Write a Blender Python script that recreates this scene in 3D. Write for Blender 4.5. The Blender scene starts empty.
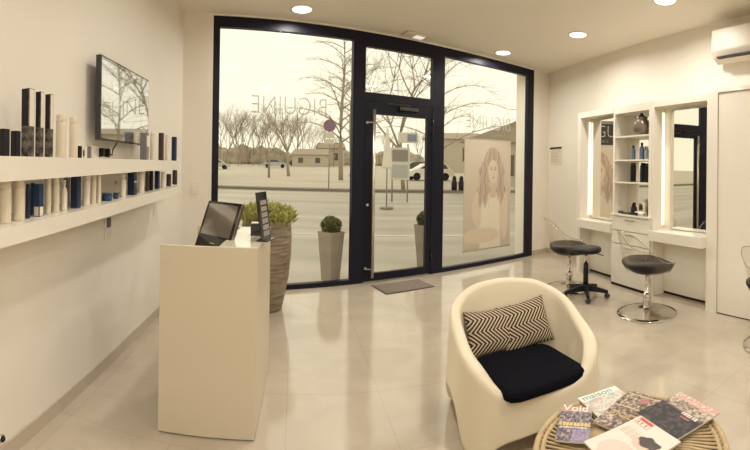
import bpy, bmesh, math, random
from mathutils import Vector, Matrix
from math import sin, cos, pi, radians, atan2, hypot

# ------------------------------------------------------------------ camera, world, exposure
S = bpy.context.scene
COL = S.collection
FPX, Y0, PITCH, ROLL, EYE = 416.42, 167.665, 0.002014, -0.014843, 1.5
ROT = Matrix.Rotation(PITCH, 3, 'X') @ Matrix.Rotation(ROLL, 3, 'Y')
cam = bpy.data.cameras.new('camera')
cam.type = 'PANO'
cam.panorama_type = 'CENTRAL_CYLINDRICAL'
cam.central_cylindrical_range_u_min = -375 / FPX
cam.central_cylindrical_range_u_max = 375 / FPX
cam.central_cylindrical_range_v_min = -(450 - Y0) / FPX
cam.central_cylindrical_range_v_max = Y0 / FPX
cam.central_cylindrical_radius = 1.0
cam.clip_start = 0.02
cam.clip_end = 600
cam_o = bpy.data.objects.new('camera', cam)
COL.objects.link(cam_o)
cam_o.matrix_world = Matrix.Translation((0, 0, EYE)) @ (ROT @ Matrix.Rotation(pi / 2, 3, 'X')).to_4x4()
S.camera = cam_o

world = bpy.data.worlds.new('hazy_sky')
S.world = world
world.use_nodes = True
wn = world.node_tree.nodes
wl = world.node_tree.links
wn.clear()
bg = wn.new('ShaderNodeBackground')
wo = wn.new('ShaderNodeOutputWorld')
tc = wn.new('ShaderNodeTexCoord')
sx = wn.new('ShaderNodeSeparateXYZ')
rp = wn.new('ShaderNodeValToRGB')
rp.color_ramp.elements[0].position = 0.0
rp.color_ramp.elements[0].color = (0.92, 0.85, 0.66, 1)
rp.color_ramp.elements[1].position = 0.35
rp.color_ramp.elements[1].color = (0.92, 0.88, 0.70, 1)
wl.new(tc.outputs['Generated'], sx.inputs[0])
wl.new(sx.outputs['Z'], rp.inputs[0])
wl.new(rp.outputs[0], bg.inputs[0])
bg.inputs[1].default_value = 1.22
wl.new(bg.outputs[0], wo.inputs[0])

sun = bpy.data.lights.new('sun', 'SUN')
sun.energy = 0.5
sun.angle = radians(12)
sun.color = (1.0, 0.86, 0.66)
sun_o = bpy.data.objects.new('sun', sun)
COL.objects.link(sun_o)
sun_o.rotation_euler = (radians(62), 0, radians(212))

S.view_settings.view_transform = 'Standard'
S.view_settings.look = 'None'
S.view_settings.exposure = 0.1
S.view_settings.gamma = 1.0
S.view_settings.use_curve_mapping = False
S.cycles.max_bounces = 10
S.cycles.diffuse_bounces = 5
S.cycles.glossy_bounces = 5
S.cycles.transparent_max_bounces = 16
S.cycles.use_denoising = True
S.cycles.sample_clamp_indirect = 4.0
LAMP_W = 19.0

# ------------------------------------------------------------------ helpers
def ray(px, py):
    th = (px - 375) / FPX
    return ROT @ Vector((sin(th), cos(th), (Y0 - py) / FPX))

def at(px, py, z=0.0):
    """point seen at a pixel, on the horizontal plane at height z"""
    r = ray(px, py)
    s = (z - EYE) / r.z
    return Vector((r.x * s, r.y * s, z))

def far(px, py, d):
    """point seen at a pixel, at horizontal distance d from the viewer"""
    r = ray(px, py)
    s = d / hypot(r.x, r.y)
    return Vector((r.x * s, r.y * s, EYE + r.z * s))

class Frame:
    """upright plane: u runs along it to the right, off is the distance in front of it"""
    def __init__(self, az, D):
        self.az = az
        self.n = Vector((sin(az), cos(az), 0))
        self.u = Vector((cos(az), -sin(az), 0))
        self.D = D
        self.rot = -az
    def P(self, u, off, z):
        return self.u * u + self.n * (self.D - off) + Vector((0, 0, z))
    def seen(self, px, py, off=0.0):
        r = ray(px, py)
        s = (self.D - off) / r.dot(self.n)
        p = r * s
        return p.dot(self.u), p.z + EYE

FR = Frame(-0.46233, 4.9252)     # shop front
LF = Frame(-1.75982, 1.3391)     # left wall
RT = Frame(1.43282, 4.0729)      # right wall
CEIL = 3.31

MATS = {}
def mat(name, col, rough=0.5, metal=0.0, spec=0.5, noise=0.0, nscale=8.0, bump=0.0, coat=0.0, emit=None, es=0.0,
        stretch=None, col2=None):
    if name in MATS:
        return MATS[name]
    m = bpy.data.materials.new(name)
    m.use_nodes = True
    nt = m.node_tree
    b = nt.nodes['Principled BSDF']
    b.inputs['Base Color'].default_value = (*col, 1)
    b.inputs['Roughness'].default_value = rough
    b.inputs['Metallic'].default_value = metal
    b.inputs['Specular IOR Level'].default_value = spec
    b.inputs['Coat Weight'].default_value = coat
    b.inputs['Coat Roughness'].default_value = 0.05
    if emit:
        b.inputs['Emission Color'].default_value = (*emit, 1)
        b.inputs['Emission Strength'].default_value = es
    if noise or bump:
        t = nt.nodes.new('ShaderNodeTexCoord')
        mp = nt.nodes.new('ShaderNodeMapping')
        n = nt.nodes.new('ShaderNodeTexNoise')
        n.inputs['Scale'].default_value = nscale
        n.inputs['Detail'].default_value = 5
        nt.links.new(t.outputs['Object'], mp.inputs[0])
        if stretch:
            mp.inputs['Scale'].default_value = stretch
        nt.links.new(mp.outputs[0], n.inputs['Vector'])
        if noise:
            mx = nt.nodes.new('ShaderNodeMix')
            mx.data_type = 'RGBA'
            c2 = col2 or tuple(max(0, c * (1 - noise)) for c in col)
            rr = nt.nodes.new('ShaderNodeMapRange')
            rr.inputs[1].default_value = 0.35
            rr.inputs[2].default_value = 0.65
            nt.links.new(n.outputs['Fac'], rr.inputs[0])
            nt.links.new(rr.outputs[0], mx.inputs[0])
            mx.inputs[6].default_value = (*col, 1)
            mx.inputs[7].default_value = (*c2, 1)
            nt.links.new(mx.outputs[2], b.inputs['Base Color'])
        if bump:
            bp = nt.nodes.new('ShaderNodeBump')
            bp.inputs['Strength'].default_value = bump
            bp.inputs['Distance'].default_value = 0.01
            nt.links.new(n.outputs['Fac'], bp.inputs['Height'])
            nt.links.new(bp.outputs[0], b.inputs['Normal'])
    MATS[name] = m
    return m

def glass_mat(name, tint, gloss, rough=0.02, facing=0.35):
    """thin clear sheet: see-through with a little mirror reflection that grows at grazing angles"""
    if name in MATS:
        return MATS[name]
    m = bpy.data.materials.new(name)
    m.use_nodes = True
    nt = m.node_tree
    nt.nodes.clear()
    o = nt.nodes.new('ShaderNodeOutputMaterial')
    mx = nt.nodes.new('ShaderNodeMixShader')
    tr = nt.nodes.new('ShaderNodeBsdfTransparent')
    gl = nt.nodes.new('ShaderNodeBsdfGlossy')
    lw = nt.nodes.new('ShaderNodeLayerWeight')
    ml = nt.nodes.new('ShaderNodeMath')
    ml.operation = 'MULTIPLY_ADD'
    ml.inputs[1].default_value = facing
    ml.inputs[2].default_value = gloss
    lw.inputs[0].default_value = 0.25
    tr.inputs[0].default_value = (*tint, 1)
    gl.inputs['Roughness'].default_value = rough
    gl.inputs['Color'].default_value = (0.95, 0.95, 0.95, 1)
    nt.links.new(lw.outputs['Facing'], ml.inputs[0])
    nt.links.new(ml.outputs[0], mx.inputs[0])
    nt.links.new(tr.outputs[0], mx.inputs[1])
    nt.links.new(gl.outputs[0], mx.inputs[2])
    nt.links.new(mx.outputs[0], o.inputs[0])
    MATS[name] = m
    return m

def paint_mat(name, rough=0.35, coat=0.2):
    """printed surface: colour comes from the print stored on the mesh"""
    if name in MATS:
        return MATS[name]
    m = bpy.data.materials.new(name)
    m.use_nodes = True
    nt = m.node_tree
    b = nt.nodes['Principled BSDF']
    a = nt.nodes.new('ShaderNodeVertexColor')
    a.layer_name = 'print'
    nt.links.new(a.outputs[0], b.inputs['Base Color'])
    b.inputs['Roughness'].default_value = rough
    b.inputs['Coat Weight'].default_value = coat
    MATS[name] = m
    return m

class MB:
    def __init__(self):
        self.b = bmesh.new()
        self.mi = 0
    def _f(self, vs, smooth=False):
        try:
            f = self.b.faces.new(vs)
            f.material_index = self.mi
            f.smooth = smooth
            return f
        except ValueError:
            return None
    def box(self, x0, x1, y0, y1, z0, z1, M=None, bev=0.0):
        c = [(x, y, z) for x in (x0, x1) for y in (y0, y1) for z in (z0, z1)]
        v = [self.b.verts.new((M @ Vector(p)) if M else p) for p in c]
        fs = [self._f([v[i] for i in q]) for q in ((0, 1, 3, 2), (4, 6, 7, 5), (0, 4, 5, 1), (2, 3, 7, 6), (0, 2, 6, 4), (1, 5, 7, 3))]
        if bev:
            es = set()
            for f in fs:
                es.update(f.edges)
            r = bmesh.ops.bevel(self.b, geom=list(es), offset=bev, segments=2, affect='EDGES', profile=0.6)
            for f in r['faces']:
                f.material_index = self.mi
        return self
    def prism(self, pts, z0, z1, M=None):
        lo = [self.b.verts.new((M @ Vector((x, y, z0))) if M else (x, y, z0)) for x, y in pts]
        hi = [self.b.verts.new((M @ Vector((x, y, z1))) if M else (x, y, z1)) for x, y in pts]
        n = len(pts)
        self._f(lo[::-1])
        self._f(hi)
        for i in range(n):
            self._f([lo[i], lo[(i + 1) % n], hi[(i + 1) % n], hi[i]])
        return self
    def loft(self, rings, close=True, caps=True, smooth=True):
        rs = [[self.b.verts.new(p) for p in r] for r in rings]
        n = len(rs[0])
        for a, c in zip(rs, rs[1:]):
            for i in range(n if close else n - 1):
                self._f([a[i], a[(i + 1) % n], c[(i + 1) % n], c[i]], smooth)
        if caps and close:
            self._f(rs[0][::-1])
            self._f(rs[-1])
        return self
    def lathe(self, prof, n=24, c=(0, 0, 0), M=None, smooth=True, sx=1.0, sy=1.0):
        rings = []
        for r, z in prof:
            rr = max(r, 1e-4)
            ring = []
            for i in range(n):
                a = 2 * pi * i / n
                p = Vector((c[0] + rr * cos(a) * sx, c[1] + rr * sin(a) * sy, c[2] + z))
                ring.append((M @ p) if M else p)
            rings.append(ring)
        return self.loft(rings, smooth=smooth)
    def tube(self, pts, r, n=8, r1=None):
        pts = [Vector(p) for p in pts]
        rings = []
        up = Vector((0, 0, 1))
        for i, p in enumerate(pts):
            d = (pts[min(i + 1, len(pts) - 1)] - pts[max(i - 1, 0)]).normalized()
            a = d.cross(up)
            if a.length < 1e-3:
                a = d.cross(Vector((1, 0, 0)))
            a.normalize()
            b = d.cross(a).normalized()
            rad = r if r1 is None else r + (r1 - r) * i / max(1, len(pts) - 1)
            rings.append([p + (a * cos(2 * pi * k / n) + b * sin(2 * pi * k / n)) * rad for k in range(n)])
        return self.loft(rings)
    def build(self, name, m=None, parent=None, loc=(0, 0, 0), rz=0.0, sub=0, recalc=True):
        if recalc:
            bmesh.ops.recalc_face_normals(self.b, faces=self.b.faces[:])
        me = bpy.data.meshes.new(name)
        self.b.to_mesh(me)
        self.b.free()
        for x in (m if isinstance(m, (list, tuple)) else [m]):
            if x:
                me.materials.append(x)
        o = bpy.data.objects.new(name, me)
        COL.objects.link(o)
        o.location = loc
        o.rotation_euler = (0, 0, rz)
        if parent:
            o.parent = parent
        if sub:
            md = o.modifiers.new('sub', 'SUBSURF')
            md.levels = md.render_levels = sub
        return o

def tag(o, label, cat, group=None):
    o['label'] = label
    o['category'] = cat
    if group:
        o['group'] = group
    return o

def thing(name, label, cat, loc=(0, 0, 0), rz=0.0, group=None):
    o = bpy.data.objects.new(name, None)
    COL.objects.link(o)
    o.location = loc
    o.rotation_euler = (0, 0, rz)
    o.empty_display_size = 0.1
    return tag(o, label, cat, group)

def struct(o, kind='structure'):
    o['kind'] = kind
    return o

def sempty(name, loc=(0, 0, 0), rz=0.0):
    o = bpy.data.objects.new(name, None)
    COL.objects.link(o)
    o.location = loc
    o.rotation_euler = (0, 0, rz)
    o['kind'] = 'structure'
    return o

def copy_tree(o, parent=None):
    c = o.copy()
    COL.objects.link(c)
    c.parent = parent
    for ch in list(o.children):
        copy_tree(ch, c)
    return c

def text_mesh(name, txt, size, m, parent, M, extrude=0.0008, offset=0.0, spacing=1.0, sxy=(1, 1)):
    cu = bpy.data.curves.new('lettering', 'FONT')
    cu.body = txt
    cu.size = size
    cu.extrude = extrude
    cu.offset = offset
    cu.space_character = spacing
    tmp = bpy.data.objects.new('lettering', cu)
    COL.objects.link(tmp)
    dg = bpy.context.evaluated_depsgraph_get()
    me = bpy.data.meshes.new_from_object(tmp.evaluated_get(dg))
    bpy.data.objects.remove(tmp)
    me.transform(M @ Matrix.Diagonal((sxy[0], sxy[1], 1, 1)))
    me.materials.clear()
    me.materials.append(m)
    o = bpy.data.objects.new(name, me)
    COL.objects.link(o)
    o.parent = parent
    return o

def printed(name, w, h, nx, ny, fn, parent, M, m):
    """a printed sheet w x h; fn(s,t) gives its colour, s to the right, t upwards (0..1)"""
    me = bpy.data.meshes.new(name)
    vs, fs, cs = [], [], []
    for j in range(ny + 1):
        for i in range(nx + 1):
            vs.append(M @ Vector((w * i / nx, h * j / ny, 0)))
            cs.append((*fn(i / nx, j / ny), 1))
    for j in range(ny):
        for i in range(nx):
            a = j * (nx + 1) + i
            fs.append((a, a + 1, a + nx + 2, a + nx + 1))
    me.from_pydata(vs, [], fs)
    at_ = me.color_attributes.new('print', 'FLOAT_COLOR', 'POINT')
    for k, c in enumerate(cs):
        at_.data[k].color = c
    me.materials.append(m)
    o = bpy.data.objects.new(name, me)
    COL.objects.link(o)
    o.parent = parent
    return o

def mixc(a, b, t):
    t = max(0.0, min(1.0, t))
    return tuple(x + (y - x) * t for x, y in zip(a, b))

# ------------------------------------------------------------------ materials
M_wall = mat('warm_white_paint', (0.80, 0.745, 0.65), 0.6, noise=0.03, nscale=1.5)
M_ceil = mat('ceiling_paint', (0.80, 0.74, 0.635), 0.55)
M_base = mat('beige_skirting_tile', (0.50, 0.42, 0.33), 0.35)
M_frame = mat('dark_anthracite_metal', (0.009, 0.009, 0.019), 0.4, spec=0.22)
M_white = mat('white_lacquer', (0.80, 0.745, 0.64), 0.25, coat=0.3)
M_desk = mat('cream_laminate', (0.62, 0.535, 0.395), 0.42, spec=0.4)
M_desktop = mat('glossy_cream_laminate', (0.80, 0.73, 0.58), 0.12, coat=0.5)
M_black = mat('black_plastic', (0.009, 0.008, 0.011), 0.4, spec=0.25)
M_blackg = mat('glossy_black_plastic', (0.01, 0.01, 0.012), 0.1, coat=0.6)
M_fabric = mat('black_fabric', (0.006, 0.006, 0.009), 0.95, spec=0.05, bump=0.4, nscale=120)
M_chrome = mat('polished_chrome', (0.72, 0.69, 0.64), 0.12, metal=1.0)
M_steel = mat('brushed_steel', (0.66, 0.60, 0.52), 0.28, metal=1.0)
M_chair = mat('cream_moulded_plastic', (0.72, 0.635, 0.475), 0.38, spec=0.4)
M_acw = mat('air_conditioner_plastic', (0.66, 0.59, 0.48), 0.4)
M_glass = glass_mat('window_glass', (0.985, 0.985, 0.97), 0.006, facing=0.05)
M_acryl = glass_mat('clear_acrylic', (0.975, 0.97, 0.95), 0.012, 0.05, facing=0.22)
M_acryl_edge = glass_mat('acrylic_rim', (0.75, 0.72, 0.66), 0.25, 0.1, facing=0.4)
M_mirror = mat('mirror_silver', (0.86, 0.84, 0.78), 0.015, metal=1.0)
M_led = mat('lit_led_strip', (0.9, 0.85, 0.7), 0.5, emit=(1.0, 0.88, 0.62), es=1.5)
M_disc = mat('lit_downlight', (0.9, 0.9, 0.85), 0.5, emit=(1.0, 0.95, 0.82), es=2.5)
M_vinyl = mat('grey_vinyl_lettering', (0.47, 0.44, 0.39), 0.5)
M_concrete = mat('grey_concrete', (0.33, 0.29, 0.24), 0.8, noise=0.2, nscale=12)
M_print = paint_mat('printed_paper', 0.45, 0.0)
M_poster = paint_mat('printed_poster', 0.5, 0.0)
M_green = mat('bright_green_leaf', (0.46, 0.46, 0.12), 0.5, noise=0.4, nscale=14)
M_dgreen = mat('dark_green_leaf', (0.16, 0.17, 0.05), 0.6, noise=0.5, nscale=30)
M_soil = mat('dark_soil', (0.05, 0.035, 0.025), 0.9)
M_bark = mat('grey_brown_bark', (0.36, 0.29, 0.215), 0.9)

def floor_mat():
    m = bpy.data.materials.new('polished_beige_tile')
    m.use_nodes = True
    nt = m.node_tree
    L = nt.links
    b = nt.nodes['Principled BSDF']
    t = nt.nodes.new('ShaderNodeTexCoord')
    mp = nt.nodes.new('ShaderNodeMapping')
    mp.inputs['Rotation'].default_value = (0, 0, radians(-11))
    mp.inputs['Location'].default_value = (0.03, 0.30, 0)
    L.new(t.outputs['Object'], mp.inputs[0])
    br = nt.nodes.new('ShaderNodeTexBrick')
    br.offset = 0.0
    br.inputs['Scale'].default_value = 1.0
    br.inputs['Brick Width'].default_value = 0.61
    br.inputs['Row Height'].default_value = 0.61
    br.inputs['Mortar Size'].default_value = 0.002
    br.inputs['Mortar Smooth'].default_value = 0.3
    br.inputs['Color1'].default_value = (0.50, 0.43, 0.335, 1)
    br.inputs['Color2'].default_value = (0.49, 0.42, 0.328, 1)
    br.inputs['Mortar'].default_value = (0.39, 0.33, 0.25, 1)
    L.new(mp.outputs[0], br.inputs['Vector'])
    n = nt.nodes.new('ShaderNodeTexNoise')
    n.inputs['Scale'].default_value = 2.2
    n.inputs['Detail'].default_value = 7
    n.inputs['Distortion'].default_value = 1.2
    L.new(mp.outputs[0], n.inputs['Vector'])
    mx = nt.nodes.new('ShaderNodeMix')
    mx.data_type = 'RGBA'
    mx.blend_type = 'MULTIPLY'
    mx.inputs[0].default_value = 1.0
    rp = nt.nodes.new('ShaderNodeValToRGB')
    rp.color_ramp.elements[0].position = 0.35
    rp.color_ramp.elements[0].color = (0.93, 0.92, 0.90, 1)
    rp.color_ramp.elements[1].position = 0.65
    rp.color_ramp.elements[1].color = (1.04, 1.04, 1.04, 1)
    L.new(n.outputs['Fac'], rp.inputs[0])
    L.new(br.outputs['Color'], mx.inputs[6])
    L.new(rp.outputs[0], mx.inputs[7])
    L.new(mx.outputs[2], b.inputs['Base Color'])
    b.inputs['Roughness'].default_value = 0.11
    b.inputs['Specular IOR Level'].default_value = 1.0
    b.inputs['IOR'].default_value = 1.6
    return m
M_floor = floor_mat()

# ------------------------------------------------------------------ room shell
def corner(a, b):
    A = Matrix(((a.n.x, a.n.y), (b.n.x, b.n.y)))
    v = A.inverted() @ Vector((a.D, b.D))
    return Vector((v.x, v.y))
cFL, cFR = corner(FR, LF), corner(FR, RT)
BACK = Frame(pi, 3.4)
cBL, cBR = corner(BACK, LF), corner(BACK, RT)

def out2(p, k=0.12):
    c = (cFL + cFR + cBL + cBR) / 4
    return p + (p - c).normalized() * k
fl_pts = [cBL, cBR, cFR, cFL]
struct(MB().prism([tuple(p) for p in fl_pts], -0.12, 0.0).build('floor', M_floor))
struct(MB().prism([tuple(out2(p, 0.25)) for p in fl_pts], CEIL, CEIL + 0.15).build('ceiling', M_ceil))

def wall(name, fr, u0, u1, z0=-0.12, z1=CEIL, th=0.15, m=M_wall):
    o = MB().box(u0, u1, 0, th, z0, z1).build(name, m, None, fr.P(0, 0, 0), fr.rot)
    return struct(o)
def ucoord(fr, p):
    return Vector((p.x, p.y, 0)).dot(fr.u)
wall('wall_left', LF, ucoord(LF, cBL) - 0.15, ucoord(LF, cFL) + 0.05)
wall('wall_right', RT, ucoord(RT, cFR) - 0.05, ucoord(RT, cBR) + 0.15)
wall('wall_back', BACK, min(ucoord(BACK, cBL), ucoord(BACK, cBR)), max(ucoord(BACK, cBL), ucoord(BACK, cBR)))
uL, uR = ucoord(FR, cFL), ucoord(FR, cFR)
wf = MB()
wf.box(uL - 0.3, 0.345, 0, 0.32, -0.12, CEIL)
wf.box(0.345, 0.40, 0.075, 0.32, -0.12, CEIL)
wf.box(5.513, uR + 0.3, 0, 0.32, -0.12, CEIL)
wf.box(5.40, 5.513, 0.075, 0.32, -0.12, CEIL)
wf.box(0.345, 5.513, 0, 0.32, 3.285, CEIL)
struct(wf.build('wall_front', M_wall, None, FR.P(0, 0, 0), FR.rot))
struct(MB().box(0.4, 5.40, 0.0, 0.32, -0.12, -0.005).build('trim_1', M_concrete, None, FR.P(0, 0, 0), FR.rot))

def skirting(name, fr, u0, u1):
    struct(MB().box(u0, u1, -0.012, 0.0, 0.0, 0.085).build(name, M_base, None, fr.P(0, 0, 0), fr.rot))
skirting('baseboard_left', LF, -3.0, uL and ucoord(LF, cFL) - 0.012)
skirting('baseboard_front', FR, 5.513, uR - 0.014)
skirting('baseboard_front_left', FR, uL + 0.014, 0.345)
skirting('baseboard_right', RT, ucoord(RT, cFR) + 0.014, -5.075)

# ------------------------------------------------------------------ shop front: windows and door
TOP = 3.285
def fbox(b, u0, u1, z0, z1, d0=0.0, d1=0.07):
    return b.box(u0, u1, d0, d1, z0, z1)
F0 = FR.P(0, 0, 0)
w1 = sempty('window_1', F0, FR.rot)
b = MB()
fbox(b, 0.345, 0.425, 0, TOP); fbox(b, 2.125, 2.30, 0, TOP); fbox(b, 0.425, 2.125, 3.155, TOP); fbox(b, 0.425, 2.125, 0, 0.06)
b.build('window_frame', M_frame, w1)
MB().box(0.425, 2.125, 0.03, 0.038, 0.06, 3.155).build('window_pane', M_glass, w1)
w2 = sempty('window_2', F0, FR.rot)
b = MB()
fbox(b, 2.30, 3.36, 3.10, TOP); fbox(b, 2.30, 3.36, 2.385, 2.50)
b.build('window_frame', M_frame, w2)
MB().box(2.30, 3.36, 0.03, 0.038, 2.50, 3.10).build('window_pane', M_glass, w2)
w3 = sempty('window_3', F0, FR.rot)
b = MB()
fbox(b, 3.36, 3.57, 0, TOP); fbox(b, 5.36, 5.513, 0, TOP); fbox(b, 3.57, 5.36, 3.155, TOP); fbox(b, 3.57, 5.36, 0, 0.06)
b.build('window_frame', M_frame, w3)
MB().box(3.57, 5.36, 0.03, 0.038, 0.06, 3.155).build('window_pane', M_glass, w3)
d1 = sempty('door_1', F0, FR.rot)
b = MB()
fbox(b, 2.305, 2.43, 0.015, 2.38, 0.005, 0.06); fbox(b, 3.275, 3.355, 0.015, 2.38, 0.005, 0.06)
fbox(b, 2.43, 3.275, 0.015, 0.115, 0.005, 0.06); fbox(b, 2.43, 3.275, 2.22, 2.38, 0.005, 0.06)
b.build('door_leaf', M_frame, d1)
MB().box(2.43, 3.275, 0.028, 0.036, 0.115, 2.22).build('door_pane', M_glass, d1)
b = MB()
b.tube([(2.40, -0.075, 0.08), (2.40, -0.075, 2.27)], 0.02, 14)
for z in (0.19, 2.10):
    b.tube([(2.335, -0.05, z), (2.40, -0.075, z)], 0.008, 8)
    b.tube([(2.335, -0.05, z), (2.335, 0.006, z)], 0.009, 8)
    b.lathe([(0.02, 0), (0.02, 0.006)], 12, M=Matrix.Translation((2.335, 0.005, z)) @ Matrix.Rotation(pi / 2, 4, 'X'))
b.build('pull_handle', M_steel, d1)
b = MB()
b.box(2.80, 3.10, -0.045, 0.005, 2.29, 2.345, bev=0.006); b.box(2.60, 2.95, -0.06, -0.047, 2.355, 2.37)
b.build('door_closer', M_blackg, d1)
for z in (0.20, 1.96, 2.12):
    MB().tube([(3.362, -0.014, z), (3.362, -0.014, z + 0.10)], 0.014, 10).build('hinge', M_blackg, d1)
MB().lathe([(0.018, 0), (0.018, 0.012), (0.006, 0.014)], 12, M=Matrix.Translation((2.35, 0.005, 1.02)) @ Matrix.Rotation(pi / 2, 4, 'X')).build('lock', M_steel, d1)

# lettering on the outer face of the panes, reads BIGUINE from the street
def rev(u_right, z, size, txt, parent, sp=1.0, sxy=(1, 1), off=-0.006):
    Mx = Matrix.Translation((u_right, 0.042, z)) @ Matrix.Rotation(pi / 2, 4, 'X') @ Matrix.Diagonal((-1, 1, 1, 1))
    return text_mesh('vinyl_lettering', txt, size, M_vinyl, parent, Mx, 0.0006, off, sp, sxy)
for ur, win in ((1.80, w1), (4.99, w3)):
    rev(ur, 2.15, 0.325, 'BIGUINE', win, 1.04, (0.78, 1), -0.0065)
    rev(ur - 0.22, 2.05, 0.065, 'PARIS', win, 1.5, (1, 1), -0.001)
    MB().box(ur - 1.02, ur - 0.62, 0.041, 0.0425, 2.066, 2.071).build('vinyl_line', M_vinyl, win)

# ------------------------------------------------------------------ outside ground
def ground_z(d):
    return -0.02 if d < 14 else -0.02 + 0.0235 * (d - 14)
M_asph = mat('worn_asphalt', (0.43, 0.38, 0.31), 0.5, noise=0.28, nscale=0.9, stretch=(0.12, 1.0, 1), bump=0.1)
M_park = mat('pale_car_park_surface', (0.53, 0.465, 0.375), 0.8, noise=0.16, nscale=0.5, stretch=(0.2, 1, 1))
M_line = mat('white_road_paint', (0.58, 0.53, 0.45), 0.7)
M_kerb = mat('dark_kerb_stone', (0.20, 0.17, 0.14), 0.8)
def strip(name, y0, y1, m, dz=0.0, x0=-60, x1=60, n=12):
    b = MB()
    rows = []
    for k in range(n + 1):
        y = y0 + (y1 - y0) * k / n
        z = ground_z(y) + dz
        rows.append([b.b.verts.new((x0, y, z)), b.b.verts.new((x1, y, z))])
    for a, c in zip(rows, rows[1:]):
        b._f([a[0], a[1], c[1], c[0]])
    bmesh.ops.recalc_face_normals(b.b, faces=b.b.faces[:])
    return struct(b.build(name, m, recalc=False))
strip('road', 2.0, 23.0, M_asph, -0.012)
strip('verge', 23.3, 24.6, mat('brown_winter_verge', (0.33, 0.28, 0.215), 0.9, noise=0.35, nscale=2.0), 0.075)
b = MB(); b.box(-60, 60, 23.0, 23.35, -0.1, ground_z(23) + 0.13)
struct(b.build('kerb', M_kerb))
strip('car_park', 24.6, 190, M_park, 0.06, -170, 170, 30)
b = MB()
for y in (9.4, 12.6, 16.5):
    b.box(-40, 40, y, y + 0.14, -0.03, ground_z(y) - 0.004)
struct(b.build('road_marking', M_line))

# ------------------------------------------------------------------ trees
def tree_mesh(seed, h, r, spread=0.5, forks=3, depth=5, lean=0.0, first=0.35, n0=7):
    rnd = random.Random(seed)
    b = MB()
    def grow(p, d, L, rad, lev):
        k = 3
        pts = [p]
        dd = d.copy()
        for i in range(k):
            dd = (dd + Vector((rnd.uniform(-1, 1), rnd.uniform(-1, 1), rnd.uniform(-0.3, 0.5))) * 0.13).normalized()
            pts.append(pts[-1] + dd * (L / k))
        b.tube(pts, rad, max(3, n0 - lev), rad * 0.62)
        if lev >= depth:
            return
        m = forks if lev else forks + 1
        for j in range(m):
            a = 2 * pi * (j + rnd.random() * 0.6) / m
            side = Vector((cos(a), sin(a), 0))
            nd = (dd * (1 - spread * 0.55) + side * spread * rnd.uniform(0.6, 1.15) + Vector((0, 0, 0.12))).normalized()
            q = pts[-1] if rnd.random() < 0.7 else pts[-2]
            grow(q, nd, L * rnd.uniform(0.62, 0.86), rad * 0.58, lev + 1)
    grow(Vector((0, 0, -0.1)), Vector((lean, 0, 1)).normalized(), h * first, r, 0)
    return b

def leader_tree(seed, h, r, n=26, reach=0.33, droop=0.25, first=0.22):
    """straight leader with long thin side branches that carry twigs"""
    rnd = random.Random(seed)
    b = MB()
    pts = [Vector((0.02 * h * sin(i * 0.8 + seed) * i / 9, 0, -0.1 + h * i / 9)) for i in range(10)]
    b.tube(pts, r, 8, 0.02)
    for k in range(n):
        s = first + (0.97 - first) * k / n
        z = h * s
        a = k * 2.4 + rnd.uniform(-0.4, 0.4)
        L = h * reach * (1.05 - s) * rnd.uniform(0.8, 1.3) + 0.5
        p = Vector((0.02 * h * sin(s * 9 * 0.8 + seed) * s, 0, z))
        d = Vector((cos(a), sin(a), 0.75))
        br = [p]
        m = 6
        for j in range(m):
            d = Vector((d.x, d.y, d.z - droop * (0.3 + 0.5 * j / m))).normalized() + Vector((rnd.uniform(-1, 1), rnd.uniform(-1, 1), 0)) * 0.08
            br.append(br[-1] + d.normalized() * L / m)
        rr = r * 0.34 * (1.1 - s)
        b.tube(br, rr + 0.012, 5, 0.008)
        for j in range(1, m + 1):
            for q in range(3):
                dd = ((br[j] - br[j - 1]).normalized() + Vector((rnd.uniform(-1, 1), rnd.uniform(-1, 1), rnd.uniform(-0.6, 0.7))) * 0.8).normalized()
                e1 = br[j] + dd * L * 0.16
                e2 = e1 + (dd + Vector((rnd.uniform(-1, 1), rnd.uniform(-1, 1), rnd.uniform(-0.7, 0.3))) * 0.5).normalized() * L * 0.16
                b.tube([br[j], e1, e2], 0.012, 3, 0.005)
    return b

def tree(name, label, px, d, leader=False, **k):
    p = far(px, 168, d)
    o = (leader_tree if leader else tree_mesh)(**k).build(name, M_bark, None, (p.x, p.y, ground_z(p.y)))
    return tag(o, label, 'tree')
tree('bare_tree', 'tall bare tree with a straight trunk just right of the no-parking sign', 341, 34, True, seed=3, h=14, r=0.20, n=30, reach=0.46)
tree('bare_tree', 'bare tree close to the dark door mullion, its trunk beside a taller one', 350.5, 41, True, seed=8, h=13, r=0.15, n=24, reach=0.2)
tree('bare_tree', 'wide spreading bare tree seen through the pane above the door', 404, 24, seed=21, h=10.5, r=0.13, spread=0.62, depth=6, first=0.34)
tree('bare_tree', 'bare tree with a curved trunk standing right of the silver car', 289, 40, seed=5, h=5.2, r=0.17, spread=0.5, depth=4, lean=-0.18, first=0.5)
tree('bare_tree', 'bare tree with long drooping branches in the upper right window pane', 439, 26, True, seed=14, h=11, r=0.10, n=20, reach=0.62, droop=0.35)
rnd = random.Random(4)
protos = [tree_mesh(100 + i, rnd.uniform(11, 14), 0.17, 0.38, 3, 5, 0.0, 0.32, 5).build('background_tree', M_bark) for i in range(4)]
for i, px in enumerate((220, 227, 234, 241, 247, 253, 259, 266, 273, 280, 287, 295, 303, 312, 322, 333, 385, 420)):
    o = protos[i] if i < 4 else protos[i % 4].copy()
    if i >= 4:
        COL.objects.link(o)
    p = far(px, 168, 88 + (i * 11) % 23)
    o.location = (p.x, p.y, ground_z(p.y))
    o.rotation_euler = (0, 0, i * 1.7)
    s = 0.95 + 0.25 * rnd.random() - (0.3 if px > 300 else 0)
    o.scale = (s, s, s)
    tag(o, 'bare winter tree in the hazy row behind the car park', 'tree', 'bare trees behind the car park')

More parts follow.
